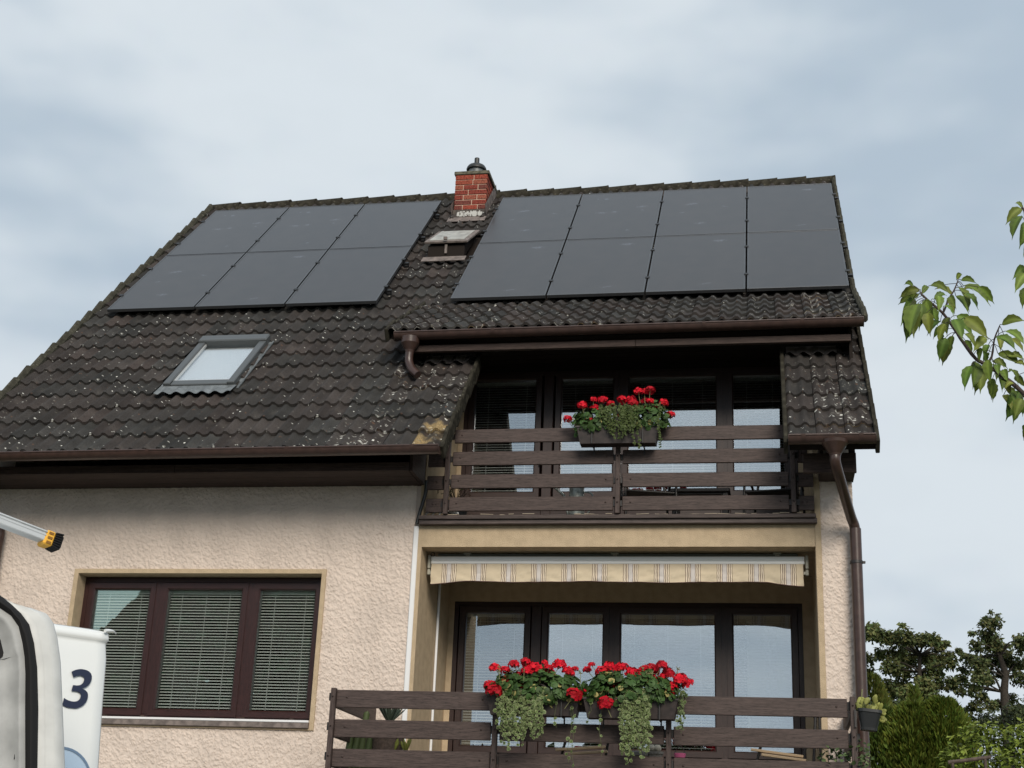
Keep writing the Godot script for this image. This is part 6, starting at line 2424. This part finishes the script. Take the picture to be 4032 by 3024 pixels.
const CHERRY_LEAVES := [[0.646,4.000,-5.663,0.558,3.970,-5.686],[0.616,4.003,-5.625,0.579,4.015,-5.644],[0.622,3.983,-5.704,0.562,3.853,-5.706],[0.615,3.871,-5.500,0.573,3.713,-5.474],[0.629,3.886,-5.536,0.618,3.769,-5.551],[0.656,3.927,-5.591,0.681,3.817,-5.602],[0.654,3.987,-5.679,0.687,4.026,-5.701],[0.689,4.021,-5.669,0.761,3.962,-5.634],[0.698,3.911,-5.521,0.692,3.823,-5.495],[0.652,3.841,-5.528,0.661,3.741,-5.544],[0.717,3.850,-5.646,0.658,3.779,-5.632],[0.592,3.876,-5.544,0.593,3.723,-5.515],[0.715,3.784,-5.509,0.688,3.707,-5.533],[0.739,3.836,-5.575,0.728,3.745,-5.558],[0.726,3.757,-5.599,0.696,3.658,-5.616],[0.756,3.768,-5.606,0.743,3.701,-5.630],[0.750,3.796,-5.496,0.774,3.688,-5.465],[0.774,3.849,-5.589,0.856,3.781,-5.598],[0.791,3.804,-5.502,0.878,3.702,-5.492],[0.738,3.898,-5.508,0.760,3.831,-5.479],[0.790,3.978,-5.598,0.826,3.867,-5.599],[0.811,3.939,-5.576,0.859,3.864,-5.576],[0.822,4.020,-5.681,0.926,3.925,-5.690],[0.855,3.946,-5.525,0.919,3.878,-5.552],[0.818,4.057,-5.709,0.879,4.032,-5.695],[0.793,4.035,-5.653,0.816,4.056,-5.645],[0.804,3.776,-5.607,0.841,3.714,-5.613],[0.713,3.849,-5.481,0.752,3.802,-5.497],[0.693,3.937,-5.621,0.749,3.958,-5.637],[0.813,3.623,-5.568,0.783,3.518,-5.579],[0.843,3.664,-5.635,0.819,3.535,-5.612],[0.863,3.649,-5.643,0.850,3.522,-5.634],[0.869,3.623,-5.503,0.876,3.526,-5.526],[0.915,3.616,-5.705,0.905,3.525,-5.719],[0.874,3.730,-5.536,0.817,3.660,-5.523],[0.902,3.747,-5.663,0.883,3.686,-5.670],[0.946,3.783,-5.677,0.948,3.716,-5.675],[0.977,3.784,-5.710,1.045,3.716,-5.691],[0.945,3.743,-5.505,1.010,3.663,-5.468],[0.939,3.786,-5.544,1.025,3.783,-5.506],[0.944,3.728,-5.716,1.032,3.678,-5.725],[0.892,3.615,-5.488,0.924,3.570,-5.464],[0.918,3.644,-5.621,0.919,3.579,-5.585],[0.934,3.603,-5.571,0.946,3.535,-5.544],[0.980,3.631,-5.650,1.005,3.567,-5.666],[0.945,3.575,-5.613,0.967,3.509,-5.634],[0.929,3.595,-5.628,0.928,3.514,-5.591],[0.994,3.656,-5.640,1.042,3.640,-5.670],[1.016,3.561,-5.709,0.954,3.436,-5.727],[0.989,3.468,-5.532,0.958,3.382,-5.537],[1.025,3.494,-5.650,1.013,3.438,-5.674],[0.957,3.514,-5.484,0.919,3.487,-5.485],[1.018,3.405,-5.670,1.017,3.363,-5.696],[0.981,3.710,-5.707,1.049,3.693,-5.725],[0.855,3.694,-5.558,0.847,3.636,-5.577],[1.002,3.623,-5.710,1.040,3.570,-5.706],[0.963,3.548,-5.660,0.977,3.470,-5.620],[1.088,4.366,-5.691,1.055,4.391,-5.684],[1.052,4.294,-5.534,0.984,4.220,-5.536],[1.040,4.235,-5.483,0.995,4.125,-5.480],[1.089,4.290,-5.662,1.052,4.166,-5.663],[1.097,4.215,-5.711,1.075,4.151,-5.712],[1.072,4.082,-5.660,1.009,4.015,-5.628],[1.044,3.996,-5.521,0.994,3.908,-5.516],[1.081,4.016,-5.712,1.056,3.922,-5.725],[1.103,4.262,-5.662,1.112,4.176,-5.677],[1.099,4.124,-5.664,1.099,4.019,-5.634],[1.097,3.967,-5.686,1.108,3.887,-5.712],[1.043,3.744,-5.497,1.066,3.661,-5.488],[1.032,3.562,-5.482,1.056,3.464,-5.484],[1.010,3.396,-5.504,1.018,3.295,-5.488]]
const TWIG_A := [Vector3(0.641,3.954,-5.600), Vector3(0.676,3.915,-5.600), Vector3(0.723,3.865,-5.600), Vector3(0.762,3.797,-5.600), Vector3(0.797,3.730,-5.600), Vector3(0.839,3.663,-5.600), Vector3(0.876,3.638,-5.600), Vector3(0.931,3.592,-5.600), Vector3(0.985,3.541,-5.600), Vector3(1.038,3.476,-5.600), Vector3(1.123,3.356,-5.600)]
const TWIG_B := [Vector3(0.723,3.865,-5.600), Vector3(0.750,3.927,-5.600), Vector3(0.772,3.964,-5.600), Vector3(0.789,4.003,-5.600)]
const TWIG_C := [Vector3(0.876,3.638,-5.600), Vector3(0.901,3.672,-5.600), Vector3(0.916,3.745,-5.600), Vector3(0.941,3.803,-5.600)]
const TWIG_D := [Vector3(1.084,3.412,-5.600), Vector3(1.067,3.603,-5.600), Vector3(1.068,3.857,-5.600), Vector3(1.075,4.081,-5.600), Vector3(1.078,4.287,-5.600), Vector3(1.068,4.330,-5.600)]
const TREE_A := [[3.12,9.46,0.23], [3.36,9.40,0.20], [2.98,9.11,0.27], [3.38,9.02,0.27], [3.72,9.11,0.23], [3.96,9.02,0.30], [4.27,9.06,0.27], [4.57,9.03,0.27], [4.81,8.97,0.23], [5.09,9.00,0.20], [5.30,9.10,0.13], [2.96,8.60,0.23], [3.33,8.61,0.23], [3.76,8.61,0.30], [4.18,8.62,0.30], [4.67,8.59,0.27], [5.03,8.63,0.27], [5.34,8.63,0.23], [5.51,8.57,0.13], [2.94,8.19,0.18], [3.55,8.17,0.30], [3.98,8.18,0.30], [4.52,8.06,0.23], [4.89,8.19,0.30], [5.25,8.26,0.20], [3.47,7.73,0.30], [3.95,7.71,0.33], [4.43,7.63,0.30], [4.89,7.73,0.27], [5.22,7.73,0.17], [3.51,7.30,0.30], [3.99,7.31,0.33], [4.54,7.32,0.30], [4.96,7.39,0.23], [3.80,7.00,0.23], [3.95,9.43,0.09]]
const TREE_B := [[6.49,9.61,0.17], [6.66,9.49,0.20], [6.29,9.45,0.17], [6.14,9.45,0.10], [6.43,9.20,0.27], [6.73,9.18,0.23], [6.56,8.92,0.27], [6.01,8.76,0.23], [5.84,8.51,0.20], [6.23,8.58,0.27], [6.65,8.58,0.30], [7.03,8.90,0.27], [7.34,8.96,0.27], [7.51,8.84,0.30], [7.01,8.53,0.30], [7.41,8.41,0.30], [5.76,8.23,0.17], [6.06,8.21,0.27], [6.48,8.21,0.27], [6.86,8.16,0.20], [7.32,7.98,0.27], [5.65,7.89,0.23], [6.04,7.84,0.27], [6.43,7.90,0.20], [5.41,7.80,0.20], [5.57,7.49,0.17], [5.89,7.50,0.23], [6.28,7.44,0.20], [5.72,7.04,0.20], [5.99,7.10,0.23], [6.43,7.14,0.20], [6.67,7.21,0.17], [7.19,7.46,0.23], [7.31,7.07,0.27], [7.07,6.94,0.20], [5.94,6.77,0.20], [6.29,6.81,0.20], [6.64,6.75,0.17], [7.28,6.71,0.27], [6.53,9.83,0.07], [6.80,9.84,0.07]]
